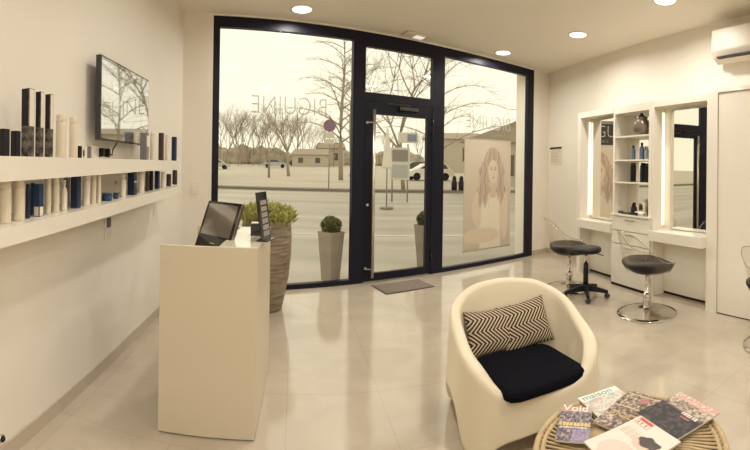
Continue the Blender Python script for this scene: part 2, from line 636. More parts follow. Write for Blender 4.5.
def blob_bush(b, r, n, seed, leaf=0.05, sz=1.0, flat=1.0):
    """ball or cushion of small leaf blades, n of them, on a core"""
    rn = random.Random(seed)
    b.lathe([(0.01, -r * 0.9 * sz), (r * 0.6, -r * 0.66 * sz), (r * 0.86, 0), (r * 0.6, r * 0.66 * sz), (0.01, r * 0.9 * sz)], 14)
    for _ in range(n):
        u, v = rn.uniform(-1, 1), rn.uniform(0, 2 * pi)
        q = math.sqrt(1 - u * u)
        d = Vector((q * cos(v), q * sin(v), u * sz))
        p = d * r * rn.uniform(0.86, 1.03)
        t = Vector((rn.uniform(-1, 1), rn.uniform(-1, 1), rn.uniform(-1, 1))).normalized()
        s = d.cross(t).normalized() * leaf * 0.35
        e = (d + t * 0.7).normalized() * leaf
        v0 = [b.b.verts.new(p - s), b.b.verts.new(p + s), b.b.verts.new(p + e)]
        b._f(v0)

# hedge and distant low houses
M_hedge = mat('brown_winter_hedge', (0.46, 0.39, 0.29), 0.9, noise=0.35, nscale=0.7)
rn = random.Random(9)
p = far(262, 168, 112)
b = MB()
for i in range(80):
    x = -42 + i * 1.05
    rr = rn.uniform(1.6, 3.0) * (1.3 if i < 45 else 0.95)
    b.lathe([(rr * 0.8, -1), (rr, 0.6), (rr * 0.8, rr * 0.9 + 0.5), (0.2, rr * 1.25 + 0.6)], 7, (x, rn.uniform(-2, 2), 0), smooth=False)
o = b.build('hedge', M_hedge, None, (p.x, p.y, ground_z(p.y)))
o['kind'] = 'stuff'; tag(o, 'long brown hedge line at the far end of the car park', 'hedge')
M_hwall = mat('pale_render', (0.50, 0.43, 0.34), 0.8)
M_roof = mat('brown_roof_tile', (0.38, 0.31, 0.24), 0.8)
M_dark = mat('dark_window_glass', (0.10, 0.09, 0.08), 0.2)
def house(px, d, w, h, dep, rh, label, rz=0.0, cat='building'):
    p = far(px, 168, d)
    t = thing('low_house', label, cat, (p.x, p.y, ground_z(p.y) - 0.1), rz)
    MB().box(-w / 2, w / 2, 0, dep, 0, h).build('wall', M_hwall, t)
    b = MB()
    a, c = w / 2 + 0.4, dep + 0.4
    v = [b.b.verts.new(q) for q in ((-a, -0.4, h), (a, -0.4, h), (a, c, h), (-a, c, h), (-a * 0.9, dep / 2, h + rh), (a * 0.9, dep / 2, h + rh))]
    for q in ((0, 1, 5, 4), (1, 2, 5), (2, 3, 4, 5), (3, 0, 4), (0, 3, 2, 1)):
        b._f([v[k] for k in q])
    b.build('roof', M_roof, t)
    n = max(2, int(w / 3))
    for i in range(n):
        x = -w / 2 + w * (i + 0.5) / n
        MB().box(x - 0.5, x + 0.5, -0.04, 0, h * 0.35, h * 0.75).build('window', M_dark, t)
    return t
house(309, 84, 7, 2.6, 6, 1.3, 'low house with a brown roof beyond the car park, right of the silver car')
house(329, 94, 6, 4.2, 6, 1.4, 'pale house half hidden behind the no-parking sign pole')
house(452, 60, 8, 5.0, 8, 1.2, 'pale building seen between the door mullion and the poster', -0.2)

# building with a sloped roof beyond the poster
p = far(492, 168, 30)
t = thing('street_building', 'building with a steep sloping roof rising behind the poster of the woman', 'building', (p.x, p.y, 0), -0.45)
MB().box(-1.4, 7, 0, 6, 0, 3.5).build('wall', M_hwall, t)
b = MB()
b.prism([(-2.4, 3.5), (7.5, 3.5), (7.5, 6.6), (3.2, 5.5)], -0.4, 6.4, Matrix.Rotation(pi / 2, 4, 'X') @ Matrix.Diagonal((1, 1, -1, 1)))
b.build('roof', M_roof, t)
for x in (0.4, 2.6, 4.8):
    MB().box(x, x + 1.2, -0.05, 0, 1.1, 2.6).build('window', M_dark, t)

# dark building added out of direct view to darken the styling mirror's reflection
t = thing('street_building', 'dark building added unseen down the street to make a dark band in the left styling mirror', 'building', (-14.6, 27.7, 0.25), 0.75)
MB().box(-2.9, 2.9, 0, 6, 0, 5.2).build('wall', mat('dark_cladding', (0.05, 0.045, 0.04), 0.6), t)
MB().box(-3.0, 3.0, -0.1, 6.1, 5.2, 5.45).build('roof_edge', mat('grey_flashing', (0.3, 0.28, 0.25), 0.6), t)

# ------------------------------------------------------------------ cars
def car(label, p, rz, col, L=4.2, name='car', H=1.5):
    t = thing(name, label, 'car', p, rz)
    m = mat('car_paint_' + name + str(len(MATS)), col, 0.3, coat=0.6)
    k = L / 4.2
    prof = [(-2.1, 0.35), (-2.08, 0.75), (-1.95, 0.95), (-1.5, 1.0), (1.15, 0.98), (2.0, 0.78), (2.1, 0.6), (2.1, 0.35)]
    Mx = Matrix.Rotation(pi / 2, 4, 'X')
    b = MB()
    b.prism([(x * k, z * H / 1.5) for x, z in prof], -0.85, 0.85, Mx)
    b.prism([(x * k, z * H / 1.5) for x, z in ((-1.85, 0.97), (-1.45, 1.42), (-0.2, 1.5), (0.45, 1.42), (1.2, 0.98))], -0.72, 0.72, Mx)
    b.build('body', m, t)
    b = MB()
    b.prism([(x * k, z * H / 1.5) for x, z in ((-1.6, 1.0), (-1.35, 1.36), (-0.2, 1.43), (0.4, 1.36), (0.98, 1.0))], -0.735, 0.735, Mx)
    b.build('side_windows', M_dark, t)
    for x in (-1.3, 1.3):
        for y in (-0.8, 0.8):
            MB().lathe([(0.31, -0.1), (0.33, -0.05), (0.33, 0.05), (0.31, 0.1)], 16, M=Matrix.Translation((x * k, y, 0.33)) @ Matrix.Rotation(pi / 2, 4, 'X')).build('wheel', M_black, t)
    return t
def gp(px, d):
    p = far(px, 168, d)
    return (p.x, p.y, ground_z(p.y) + 0.06)
car('silver car parked side-on in the open car park', gp(275, 72), 0.2, (0.40, 0.42, 0.44))
car('dark low car parked far off right of the silver car', gp(298, 88), 0.15, (0.06, 0.055, 0.055), 4.0, H=1.35)
car('pale car cut off by the left edge of the window', gp(216, 62), 0.25, (0.50, 0.48, 0.44))
car('white car seen low through the right half of the door glass', gp(428, 36), -2.9, (0.78, 0.75, 0.68), 4.2)
car('dark car behind the white one in the door glass', gp(414, 52), -2.9, (0.07, 0.065, 0.065), 4.0)

# ------------------------------------------------------------------ sign, posts, kiosk
p = far(329, 168, 24)
M_pole = mat('galvanised_pole', (0.34, 0.31, 0.27), 0.5, metal=0.3)
t = thing('road_sign', 'round blue and red no-parking sign on a pole by the kerb', 'road sign', (p.x, p.y, ground_z(p.y) + 0.05), 0.1)
zc = far(329, 126.5, 24).z - ground_z(p.y)
MB().tube([(0, 0, 0), (0, 0, zc + 0.3)], 0.032, 10).build('pole', M_pole, t)
RX = Matrix.Rotation(pi / 2, 4, 'X')
MB().lathe([(0.35, 0), (0.35, 0.02)], 28, M=Matrix.Translation((0, -0.035, zc)) @ RX).build('red_disc', mat('sign_red', (0.34, 0.09, 0.08), 0.5), t)
MB().lathe([(0.26, 0), (0.26, 0.006)], 28, M=Matrix.Translation((0, -0.055, zc)) @ RX).build('blue_disc', mat('sign_blue', (0.13, 0.17, 0.30), 0.5), t)
MB().box(-0.30, 0.30, -0.070, -0.062, -0.04, 0.04, Matrix.Translation((0, 0, zc)) @ Matrix.Rotation(radians(45), 4, 'Y')).build('diagonal_bar', MATS['sign_red'], t)
M_plate = mat('white_sign_plate', (0.62, 0.58, 0.50), 0.6)
for z0, z1 in ((-0.72, -0.42), (-1.06, -0.78)):
    MB().box(-0.28, 0.28, -0.05, -0.035, zc + z0, zc + z1).build('plate', M_plate, t)

for px, lab in ((269, 'short wooden post standing in front of the silver car'),):
    p = far(px, 168, 37)
    o = MB().lathe([(0.11, 0), (0.10, 2.0), (0.05, 2.15)], 10).build('wooden_post', M_bark, None, (p.x, p.y, ground_z(p.y) + 0.04))
    tag(o, lab, 'post')
for px, d, h, lab in ((238, 84, 7.5, 'thin lamp post at the left of the car park'), (259, 90, 7.0, 'thin lamp post left of the silver car'), (372, 70, 6.0, 'thin lamp post seen beside the door pull handle')):
    p = far(px, 168, d)
    t = thing('lamp_post', lab, 'lamp post', (p.x, p.y, ground_z(p.y)))
    MB().tube([(0, 0, 0), (0, 0, h)], 0.09, 8, 0.05).build('pole', M_pole, t)
    MB().tube([(0, 0, h), (0.9, 0, h + 0.25)], 0.05, 6).box(0.7, 1.4, -0.15, 0.15, h + 0.2, h + 0.32).build('lamp_head', M_pole, t)
for px, lab in ((454.5, 'dark kerbside bollard, the nearer to the door mullion'), (461.5, 'dark kerbside bollard close to the left edge of the poster')):
    p = far(px, 168, 23.8)
    o = MB().lathe([(0.16, 0), (0.17, 0.5), (0.10, 0.62), (0.13, 0.72), (0.08, 0.86), (0.01, 0.9)], 12).build('bollard', M_black, None, (p.x, p.y, ground_z(p.y) + 0.06))
    tag(o, lab, 'bollard')

p = far(400, 168, 18)
t = thing('information_stand', 'pale roadside board stand with notices, seen through the door glass', 'street stand', (p.x, p.y, ground_z(p.y)), -0.05)
b = MB()
for x in (-0.33, 0.33):
    b.tube([(x, 0, 0), (x, 0, 2.5)], 0.035, 8)
b.build('post', M_pole, t)
MB().box(-0.42, 0.42, -0.04, 0.04, 0.95, 2.35).build('board', M_plate, t)
MB().box(-0.34, 0.34, -0.06, -0.04, 1.75, 2.25).build('dark_notice', mat('grey_notice', (0.25, 0.22, 0.19), 0.5), t)
MB().box(-0.34, 0.34, -0.06, -0.04, 1.05, 1.6).build('pale_notice', mat('pale_blue_notice', (0.42, 0.42, 0.40), 0.6), t)
MB().box(-0.1, 0.75, -0.05, 0.05, 2.55, 3.0).build('sign_head', M_plate, t)
MB().box(0.30, 0.70, -0.07, -0.05, 2.62, 2.92).build('blue_panel', mat('soft_blue_panel', (0.22, 0.25, 0.34), 0.6), t)

p = far(387, 168, 15.5)
t = thing('closed_parasol', 'closed white parasol seen through the left part of the door glass', 'parasol', (p.x, p.y, ground_z(p.y)))
MB().tube([(0, 0, 0.03), (0, 0, 3.0)], 0.025, 8).build('pole', M_pole, t)
MB().lathe([(0.03, 3.0), (0.05, 2.85), (0.14, 2.0), (0.19, 1.55), (0.16, 1.48), (0.03, 1.5)], 10, smooth=False).build('folded_canopy', mat('white_canvas', (0.70, 0.66, 0.58), 0.8), t)
MB().lathe([(0.25, 0), (0.25, 0.06), (0.05, 0.08)], 16).build('base', M_concrete, t)

# ------------------------------------------------------------------ pots outside
def square_planter(label, fu, foff, rz, ball=True):
    p = FR.P(fu, foff, -0.02)
    t = thing('square_planter', label, 'planter', p, rz)
    b = MB()
    rings = []
    for s, z in ((0.088, 0), (0.126, 0.62), (0.131, 0.63), (0.131, 0.66), (0.11, 0.66), (0.105, 0.60)):
        rings.append([(-s, -s, z), (s, -s, z), (s, s, z), (-s, s, z)])
    b.loft(rings, smooth=False)
    b.build('pot', mat('taupe_planter', (0.40, 0.345, 0.275), 0.7, noise=0.12, nscale=6), t)
    b = MB()
    blob_bush(b, 0.128, 900, 5, 0.035, 0.85)
    o = b.build('ball_shrub', M_dgreen, t, (0, 0, 0.74))
    return t
square_planter('tapered taupe planter with a clipped ball shrub outside the left window pane', 1.985, -0.36, FR.rot + 0.42)
square_planter('tapered taupe planter with ball shrub, half hidden behind the right edge of the door', 3.60, -0.50, FR.rot + 0.3)

# ------------------------------------------------------------------ poster
def woman(s, t):
    """washed-out portrait: long wavy hair, face, pale top"""
    x, y = s - 0.56, t
    bgc = (0.70, 0.615, 0.515)
    c = mixc(bgc, (0.60, 0.52, 0.43), 0.5 + 0.5 * sin(y * 3 + 1))
    inside = lambda dx, dy, rx, ry: ((x - dx) / rx) ** 2 + ((y - dy) / ry) ** 2
    soft = lambda v, e=0.12: max(0.0, min(1.0, (1 - v) / e))
    # shoulders, arm and pale top
    skin = (0.72, 0.60, 0.48)
    c = mixc(c, skin, soft(inside(-0.02, 0.36, 0.40, 0.24), 0.1) if y < 0.56 else 0)
    tw = 0.20 + 0.10 * max(0, 0.48 - y)
    if y < 0.50:
        c = mixc(c, (0.80, 0.73, 0.62), max(0, min(1, (tw - abs(x + 0.01)) / 0.03)) * max(0, min(1, (0.50 - y - 0.5 * x * x) / 0.03)))
    c = mixc(c, skin, soft(inside(-0.20, 0.12, 0.42, 0.075), 0.25))
    c = mixc(c, (0.74, 0.62, 0.50), soft(inside(0.30, 0.30, 0.09, 0.26), 0.3))
    # hair: crown, then two long wavy falls
    wav = 0.022 * sin(y * 38) + 0.012 * sin(y * 71 + 1)
    cr = inside(0.03, 0.775, 0.20, 0.165)
    lf = 0.36 - 0.0 * y
    lw = 0.115 + 0.05 * (0.80 - y) + wav
    rw = 0.085 + 0.07 * (0.80 - y) + wav * 0.8
    lx, rx_ = -0.135 - 0.10 * (0.78 - y), 0.20 + 0.06 * (0.78 - y)
    hm = soft(cr, 0.12) if y > 0.70 else 0.0
    if 0.37 < y < 0.80:
        end = min(1, (y - 0.37 - 0.03 * sin(x * 60)) / 0.07)
        hm = max(hm, min(1, max(0, (lw - abs(x - lx)) / 0.03)) * max(0, end))
        end = min(1, (y - 0.40 - 0.03 * sin(x * 50)) / 0.07)
        hm = max(hm, min(1, max(0, (rw - abs(x - rx_)) / 0.03)) * max(0, end))
    q = x + 0.02 * sin(y * 34 + x * 6) + (0.10 * (0.8 - y) if x < 0.03 else -0.06 * (0.8 - y))
    g = 0.5 + 0.28 * sin(q * 120) + 0.22 * sin(q * 61 + y * 9)
    hc = mixc((0.40, 0.29, 0.23), (0.64, 0.52, 0.42), g)
    # neck and face first, hair over the sides
    if 0.46 < y < 0.66:
        c = mixc(c, (0.66, 0.54, 0.43), max(0, min(1, (0.075 - abs(x - 0.035)) / 0.02)))
    c = mixc(c, hc, hm)
    f = inside(0.040, 0.715, 0.115, 0.105)
    if y < 0.70:
        f = inside(0.040, 0.715, 0.115 * (1 - 0.9 * (0.70 - y)), 0.115)
    if f < 1.1:
        fc = mixc((0.74, 0.62, 0.50), (0.66, 0.53, 0.42), max(0, (x - 0.04) * 5))
        for ex in (0.0, 0.085):
            fc = mixc(fc, (0.26, 0.20, 0.17), soft(inside(ex, 0.728, 0.027, 0.009), 0.5))
            fc = mixc(fc, (0.42, 0.32, 0.26), soft(inside(ex, 0.749, 0.036, 0.006), 0.5) * 0.8)
            fc = mixc(fc, (0.60, 0.48, 0.39), soft(inside(ex, 0.737, 0.036, 0.016), 0.6) * 0.5)
        fc = mixc(fc, (0.57, 0.36, 0.31), soft(inside(0.046, 0.652, 0.036, 0.010), 0.5))
        fc = mixc(fc, (0.57, 0.45, 0.36), soft(inside(0.050, 0.685, 0.022, 0.008), 0.7) * 0.7)
        fc = mixc(fc, (0.62, 0.50, 0.40), soft(inside(0.058, 0.71, 0.008, 0.03), 0.7) * 0.6)
        c = mixc(c, fc, soft(f, 0.12))
    return c
t = thing('window_poster', 'large pale poster of a long-haired woman hanging behind the right window pane', 'poster', FR.P(4.08, -0.15, 0.23), FR.rot)
PW, PH = 1.02, 1.76
MB().box(0, PW, 0, 0.012, 0, PH).build('panel', mat('poster_board', (0.62, 0.55, 0.45), 0.7), t)
printed('portrait_print', PW, PH, 96, 150, woman, t, Matrix.Translation((0, -0.002, 0)) @ RX, M_poster)
MB().box(-0.01, PW + 0.01, -0.006, 0.018, -0.025, 0).build('lower_rail', M_steel, t)
MB().box(-0.01, PW + 0.01, -0.006, 0.018, PH, PH + 0.02).build('upper_rail', M_steel, t)
for x in (0.15, PW - 0.15):
    MB().tube([(x, 0.005, PH + 0.01), (x, 0.005, 3.285 - 0.23)], 0.0015, 5).build('hanging_wire', M_steel, t)

# ------------------------------------------------------------------ ceiling lights, smoke unit, AC
def downlight(x, y, label, group=None):
    t = thing('ceiling_downlight', label, 'ceiling light', (x, y, CEIL), 0.0, group)
    MB().lathe([(0.135, 0), (0.135, -0.006), (0.12, -0.012), (0.112, -0.010), (0.112, 0)], 32).build('trim_ring', M_white, t)
    MB().lathe([(0.11, -0.004), (0.11, -0.008)], 32).build('diffuser', M_disc, t)
    l = bpy.data.lights.new('downlight', 'AREA')
    l.shape = 'DISK'
    l.size = 0.2
    l.energy = LAMP_W
    l.color = (1.0, 0.965, 0.90)
    l.spread = radians(165)
    lo = bpy.data.objects.new('downlight', l)
    COL.objects.link(lo)
    lo.parent = t
    lo.location = (0, 0, -0.016)
    return t
for px, py, lab in ((302, 9, 'round ceiling downlight above the left window pane'), (503, 52.5, 'small round ceiling downlight above the right window pane, nearest the window'),
                    (578, 34.5, 'round ceiling downlight between the window and the air conditioner'), (665, 0, 'round ceiling downlight cut off by the top edge of the photo')):
    p = at(px, py, CEIL)
    downlight(p.x, p.y, lab)
for x, y in ((-0.3, 2.6), (1.6, 1.2), (2.6, 0.4), (-0.2, 0.2), (1.4, -1.3), (2.7, -1.8), (-0.2, -2.2)):  # extra downlights added out of view to brighten the room
    downlight(x, y, 'added round ceiling downlight out of view, brightening the salon', 'added downlights out of view')

p = at(415, 34, CEIL)
t = thing('emergency_light', 'small rectangular ceiling unit above the door', 'emergency light', p, FR.rot)
MB().box(-0.17, 0.17, -0.09, 0.09, -0.035, 0, bev=0.008).build('housing', M_acw, t)
MB().box(-0.01, 0.13, -0.05, 0.05, -0.045, -0.035, bev=0.003).build('lens', mat('unit_lens', (0.9, 0.88, 0.8), 0.2, emit=(1, .95, .85), es=0.5), t)

t = thing('air_conditioner', 'white wall-mounted air conditioner high in the right corner of the photo', 'air conditioner', RT.P(-2.79, 0, 2.76), RT.rot)
prof = [(0, 0.03), (-0.09, 0.0), (-0.19, 0.055), (-0.225, 0.12), (-0.225, 0.36), (-0.20, 0.385), (0, 0.385)]
Mx = Matrix(((0, 0, 1, 0), (1, 0, 0, 0), (0, 1, 0, 0), (0, 0, 0, 1)))
b = MB(); b.prism(prof, 0.0, 0.92, Mx)
b.build('casing', M_acw, t)
b = MB(); b.box(0.07, 0.86, -0.212, -0.14, 0.045, 0.062, Matrix.Identity(4))
b.build('air_outlet', M_black, t, (0, -0.012, -0.006))
b = MB(); b.box(0.004, 0.916, -0.2285, -0.2255, 0.13, 0.355, bev=0.001); b.build('front_cover', M_acw, t)
MB().box(0.52, 0.60, -0.231, -0.2285, 0.27, 0.28).build('status_display', M_black, t)
MB().box(0.56, 0.86, -0.232, -0.2285, 0.31, 0.317).build('trim_line', M_black, t)

# ------------------------------------------------------------------ notices on walls, switches
t = thing('wall_notice', 'pale printed notice with a dark top bar on the wall right of the window', 'notice', RT.P(-6.50, 0, 1.61), RT.rot)
MB().box(0, 0.36, -0.008, 0, 0, 0.30).build('sheet', mat('notice_paper', (0.70, 0.63, 0.52), 0.5), t)
MB().box(-0.01, 0.37, -0.016, -0.008, 0.29, 0.32).build('top_bar', M_black, t)
for i in range(7):
    MB().box(0.03, 0.30 - 0.03 * (i % 3), -0.0095, -0.008, 0.23 - i * 0.028, 0.238 - i * 0.028).build('text_line', mat('grey_print', (0.45, 0.39, 0.32), 0.6), t)

def plate(label, fr, u, z, w=0.08, h=0.08, dark=None, name='wall_switch', cat='switch'):
    t = thing(name, label, cat, fr.P(u, 0, z), fr.rot)
    MB().box(-w / 2, w / 2, -0.012, 0, -h / 2, h / 2, bev=0.003).build('plate', M_white, t)
    if dark:
        MB().box(-w * 0.28, w * 0.28, -0.020, -0.012, dark[0], dark[1], bev=0.002).build('rocker', mat('grey_switch', (0.10, 0.085, 0.08), 0.4), t)
    else:
        MB().box(-w * 0.3, w * 0.3, -0.016, -0.012, -h * 0.3, h * 0.3, bev=0.002).build('rocker', M_white, t)
    return t
u, z = LF.seen(107, 227)
plate('white wall control with a dark display below the lower product shelf', LF, u, z, 0.10, 0.16, (0.0, 0.07))
u, z = FR.seen(195, 188)
plate('pale wall switch on the narrow wall left of the window', FR, u, z, 0.09, 0.15)

# ------------------------------------------------------------------ shelves and television on the left wall
def z_up(u): return 1.530 + 0.006 * (u - 1.3)
def z_lo(u): return 1.236 + 0.030 * (u - 1.3)
def shelf(label, zf, th, u0, u1, off):
    b = MB()
    rings = []
    for u in (u0, u1):
        t_ = zf(u); lo = t_ - th(u)
        rings.append([(u, 0, lo), (u, -off, lo), (u, -off, t_), (u, 0, t_)])
    b.loft(rings, smooth=False)
    o = b.build('wall_shelf', M_white, None, LF.P(0, 0, 0), LF.rot)
    return tag(o, label, 'shelf')
SOFF = 0.25
shelf('long white upper wall shelf under the television', z_up, lambda u: 0.105 - 0.013 * (u - 1.3), 0.4, 3.76, SOFF)
shelf('long white lower wall shelf lined with hair products', z_lo, lambda u: 0.078, 0.4, 3.76, SOFF)

t = thing('television', 'flat television on the left wall above the upper shelf', 'television', LF.P(2.42, 0.085, 1.66), LF.rot)
MB().box(0, 0.90, -0.018, 0.02, 0, 0.56, bev=0.004).build('bezel', M_blackg, t)
M_tv = mat('glossy_dark_screen', (0.74, 0.74, 0.75), 0.03, metal=1.0, spec=1.0)
MB().box(0.012, 0.888, -0.0195, -0.018, 0.014, 0.548).build('screen', M_tv, t)
MB().box(0.3, 0.6, 0.02, 0.085, 0.15, 0.4).build('wall_bracket', M_black, t)
MB().tube([(0.35, 0.02, 0.0), (0.30, 0.03, -0.05), (0.33, 0.05, -0.09), (0.2, 0.06, -0.07)], 0.005, 6).build('cable', M_black, t)
t = thing('wall_socket', 'double wall socket with black plugs just below the television', 'socket', LF.P(2.60, 0, 1.585), LF.rot)
MB().box(-0.11, 0.16, -0.012, 0, -0.045, 0.045, bev=0.003).build('plate', M_white, t)
for x in (0.0, 0.09):
    MB().box(x - 0.015, x + 0.015, -0.045, -0.012, -0.03, 0.03, bev=0.004).build('plug', M_black, t)

# ---- products
P_navy = mat('navy_pack', (0.018, 0.028, 0.065), 0.4, spec=0.3)
P_blue = mat('petrol_blue_pack', (0.022, 0.055, 0.115), 0.35, spec=0.3)
P_black = mat('black_pack', (0.011, 0.010, 0.014), 0.4, spec=0.25)
P_brown = mat('plum_brown_pack', (0.065, 0.04, 0.04), 0.45, spec=0.3)
P_grey = mat('grey_pack', (0.19, 0.17, 0.165), 0.4)
P_cream = mat('cream_pack', (0.72, 0.64, 0.49), 0.4)
P_ivory = mat('ivory_pack', (0.78, 0.71, 0.57), 0.35)
P_tan = mat('gold_cap', (0.42, 0.29, 0.16), 0.35, metal=0.3)
P_pat = mat('black_floral_pack', (0.012, 0.010, 0.012), 0.4, spec=0.25, noise=1.0, nscale=32, col2=(0.20, 0.16, 0.135))
P_lab = mat('white_label', (0.74, 0.68, 0.56), 0.5)
def product(kind, m, px0, px1, ytop, shelf_up, label, m2=None, cat=None, name=None, off=0.17, lab=None):
    zf = z_up if shelf_up else z_lo
    pc = (px0 + px1) / 2
    u, _ = LF.seen(pc, 200, off)
    q = LF.P(u, off, 0)
    dist = hypot(q.x, q.y)
    wid = (px1 - px0) / FPX * dist
    z0 = zf(u)
    ztop = EYE + (far(pc, ytop, dist).z - EYE)
    h = max(0.04, ztop - z0)
    if not shelf_up:
        h = min(h, (z_up(u) - (0.105 - 0.013 * (u - 1.3))) - z0 - 0.006)
    nm = name or {'box': 'product_box', 'can': 'hair_product_can', 'bottle': 'hair_product_bottle', 'jar': 'cream_jar', 'spray': 'spray_bottle', 'duo': 'product_box'}[kind]
    t = thing(nm, label, cat or nm.split('_')[-1], LF.P(u, off, z0), LF.rot)
    if kind in ('box', 'tall'):
        w = wid / 1.38
        MB().box(-w / 2, w / 2, -w / 2, w / 2, 0, h, bev=0.0015).build('carton', m, t)
        if lab:
            MB().box(-w / 2 + 0.004, w / 2 - 0.004, -w / 2 - 0.0012, -w / 2, h * lab[0], h * lab[1]).build('label', P_lab, t)
            MB().box(-w / 2 - 0.0012, -w / 2, -w / 2 + 0.004, w / 2 - 0.004, h * lab[0], h * lab[1]).build('label', m2 or P_lab, t)
    elif kind == 'can':
        r = wid / 2
        MB().lathe([(r * 0.93, 0), (r, 0.004), (r, h * 0.8), (r * 0.97, h * 0.82)], 20).build('body', m, t)
        MB().lathe([(r * 0.9, h * 0.82), (r * 0.95, h * 0.83), (r * 0.95, h * 0.98), (r * 0.88, h)], 20).build('cap', m2 or m, t)
    elif kind == 'bottle':
        r = wid / 2
        MB().lathe([(r * 0.9, 0), (r, 0.006), (r, h * 0.68), (r * 0.8, h * 0.75), (r * 0.42, h * 0.79), (r * 0.4, h * 0.82)], 20, sx=1, sy=0.75).build('body', m, t)
        MB().lathe([(r * 0.5, h * 0.81), (r * 0.5, h * 0.98), (r * 0.44, h)], 16).build('cap', m2 or m, t)
    elif kind == 'spray':
        r = wid / 2
        MB().lathe([(r * 0.9, 0), (r, 0.006), (r, h * 0.6), (r * 0.75, h * 0.72), (r * 0.35, h * 0.78), (r * 0.35, h * 0.84)], 20, sx=1, sy=0.75).build('body', m, t)
        b = MB(); b.lathe([(r * 0.45, h * 0.82), (r * 0.45, h * 0.90), (r * 0.25, h * 0.92), (r * 0.25, h)], 14)
        b.box(-r * 0.9, r * 0.2, -0.008, 0.008, h * 0.93, h)
        b.build('spray_head', m2 or m, t)
    elif kind == 'jar':
        r = wid / 2
        MB().lathe([(r * 0.95, 0), (r, 0.004), (r, h * 0.62)], 20).build('body', m, t)
        MB().lathe([(r * 1.03, h * 0.62), (r * 1.03, h * 0.95), (r * 0.95, h)], 20).build('lid', m2 or m, t)
    if kind in ('can', 'bottle', 'spray') and lab:
        r = wid / 2
        MB().lathe([(r * 1.01, h * lab[0]), (r * 1.01, h * lab[1])], 20, sx=1, sy=1 if kind == 'can' else 0.76).build('label', P_lab if m is not P_cream and m is not P_ivory else P_tan, t)
    return t
U, Lo = True, False
product('box', P_black, -4, 9, 129, U, 'short black box at the far left end of the upper shelf', lab=None)
product('box', P_black, 10, 20, 131, U, 'short black box on the upper shelf, just left of three tall boxes')
product('box', P_pat, 20.5, 33.5, 89, U, 'tallest black floral box, leftmost of three tall boxes on the upper shelf', lab=(0.45, 0.99), m2=P_black)
product('box', P_pat, 34.5, 43, 92, U, 'tall black floral box, middle one of three on the upper shelf', lab=(0.45, 0.99), m2=P_black)
product('box', P_pat, 44, 52.5, 94.5, U, 'tall black floral box, rightmost of three on the upper shelf', lab=(0.45, 0.99), m2=P_black)
product('can', P_cream, 55, 66, 115, U, 'tall cream can on the upper shelf, right of the black floral boxes')
product('can', P_cream, 68.5, 77, 117, U, 'slimmer cream can on the upper shelf beside small black packs')
product('box', P_black, 77, 81.5, 146, U, 'tiny black pack on the upper shelf left of the television')
product('box', P_ivory, 82, 86, 147, U, 'tiny white pack on the upper shelf beside a tiny black one', lab=(0.2, 0.7), m2=P_black)
product('box', P_grey, 86.5, 91, 146.5, U, 'tiny grey pack on the upper shelf, nearest the wall socket')
product('box', P_grey, 139, 148.5, 133, U, 'dark grey box at the right end of the television on the upper shelf', lab=(0.5, 0.9), m2=P_grey)
product('can', P_ivory, 149.5, 156.5, 132, U, 'white can on the upper shelf between two dark boxes')
product('box', P_brown, 157.5, 163.5, 133, U, 'dark brown box on the upper shelf between two white cans')
product('can', P_ivory, 164, 169.5, 135, U, 'white can on the upper shelf, second from its right end')
product('box', P_navy, 170.5, 176.5, 137, U, 'navy box at the right end of the upper shelf')
product('can', P_cream, -1, 11.5, 177, Lo, 'fat cream can at the far left end of the lower shelf')
product('can', P_cream, 13, 25, 177, Lo, 'fat cream can on the lower shelf, left of the blue tubes')
product('can', P_navy, 25.5, 30, 184, Lo, 'narrow navy tube on the lower shelf, first of the blue ones from the left')
product('can', P_blue, 30, 35, 183, Lo, 'petrol blue tube on the lower shelf between two darker tubes', off=0.12)
product('box', P_blue, 33.5, 43.5, 184, Lo, 'wide petrol blue box on the lower shelf with a small white label', lab=(0.02, 0.3))
product('can', P_cream, 45, 51, 178, Lo, 'narrow cream can on the lower shelf, right of the blue box')
product('can', P_cream, 52, 59.5, 176, Lo, 'cream can on the lower shelf, left of the white spray bottle')
product('spray', P_ivory, 60.5, 68, 180, Lo, 'white spray bottle on the lower shelf in front of a grey box')
product('box', P_grey, 63.5, 70, 174, Lo, 'grey box behind the white spray bottle on the lower shelf', off=0.08)
product('box', P_navy, 70.5, 81, 172, Lo, 'wide tall navy box in the middle of the lower shelf')
product('can', P_ivory, 82.5, 90, 175, Lo, 'white can on the lower shelf just right of the wide navy box')
product('can', P_cream, 90.5, 96, 174, Lo, 'cream can on the lower shelf, middle of three right of the wide navy box')
product('can', P_ivory, 96.5, 101, 174, Lo, 'thin white can on the lower shelf just left of the blue jars')
product('jar', P_blue, 101.5, 112, 193, Lo, 'wide low blue jar on the lower shelf')
product('jar', P_blue, 113, 118.5, 193, Lo, 'small low blue jar on the lower shelf')
product('bottle', P_cream, 113.5, 118, 181, Lo, 'cream bottle standing behind the small blue jar', m2=P_tan, off=0.09)
product('bottle', P_ivory, 119.5, 126.5, 174, Lo, 'white bottle on the lower shelf between the small blue jar and a navy box')
product('box', P_navy, 127, 137, 171, Lo, 'navy box on the lower shelf right of the blue jars', lab=(0.55, 0.62), m2=P_navy)
product('can', P_ivory, 137.5, 144, 172, Lo, 'white can on the lower shelf between the navy box and two dark tubes')
product('can', P_brown, 145, 149, 171, Lo, 'dark brown tube on the lower shelf, left one of a close pair')
product('can', P_black, 149, 153, 171, Lo, 'black tube on the lower shelf, right one of a close pair')
product('box', P_navy, 154, 160, 171, Lo, 'narrow navy box near the right end of the lower shelf')
product('can', P_ivory, 160.5, 165, 172, Lo, 'thin white can near the right end of the lower shelf')
product('can', P_brown, 166, 171, 174, Lo, 'brown tube on the lower shelf, second from its right end')
product('can', P_brown, 172, 177, 170, Lo, 'taller brown tube at the right end of the lower shelf')

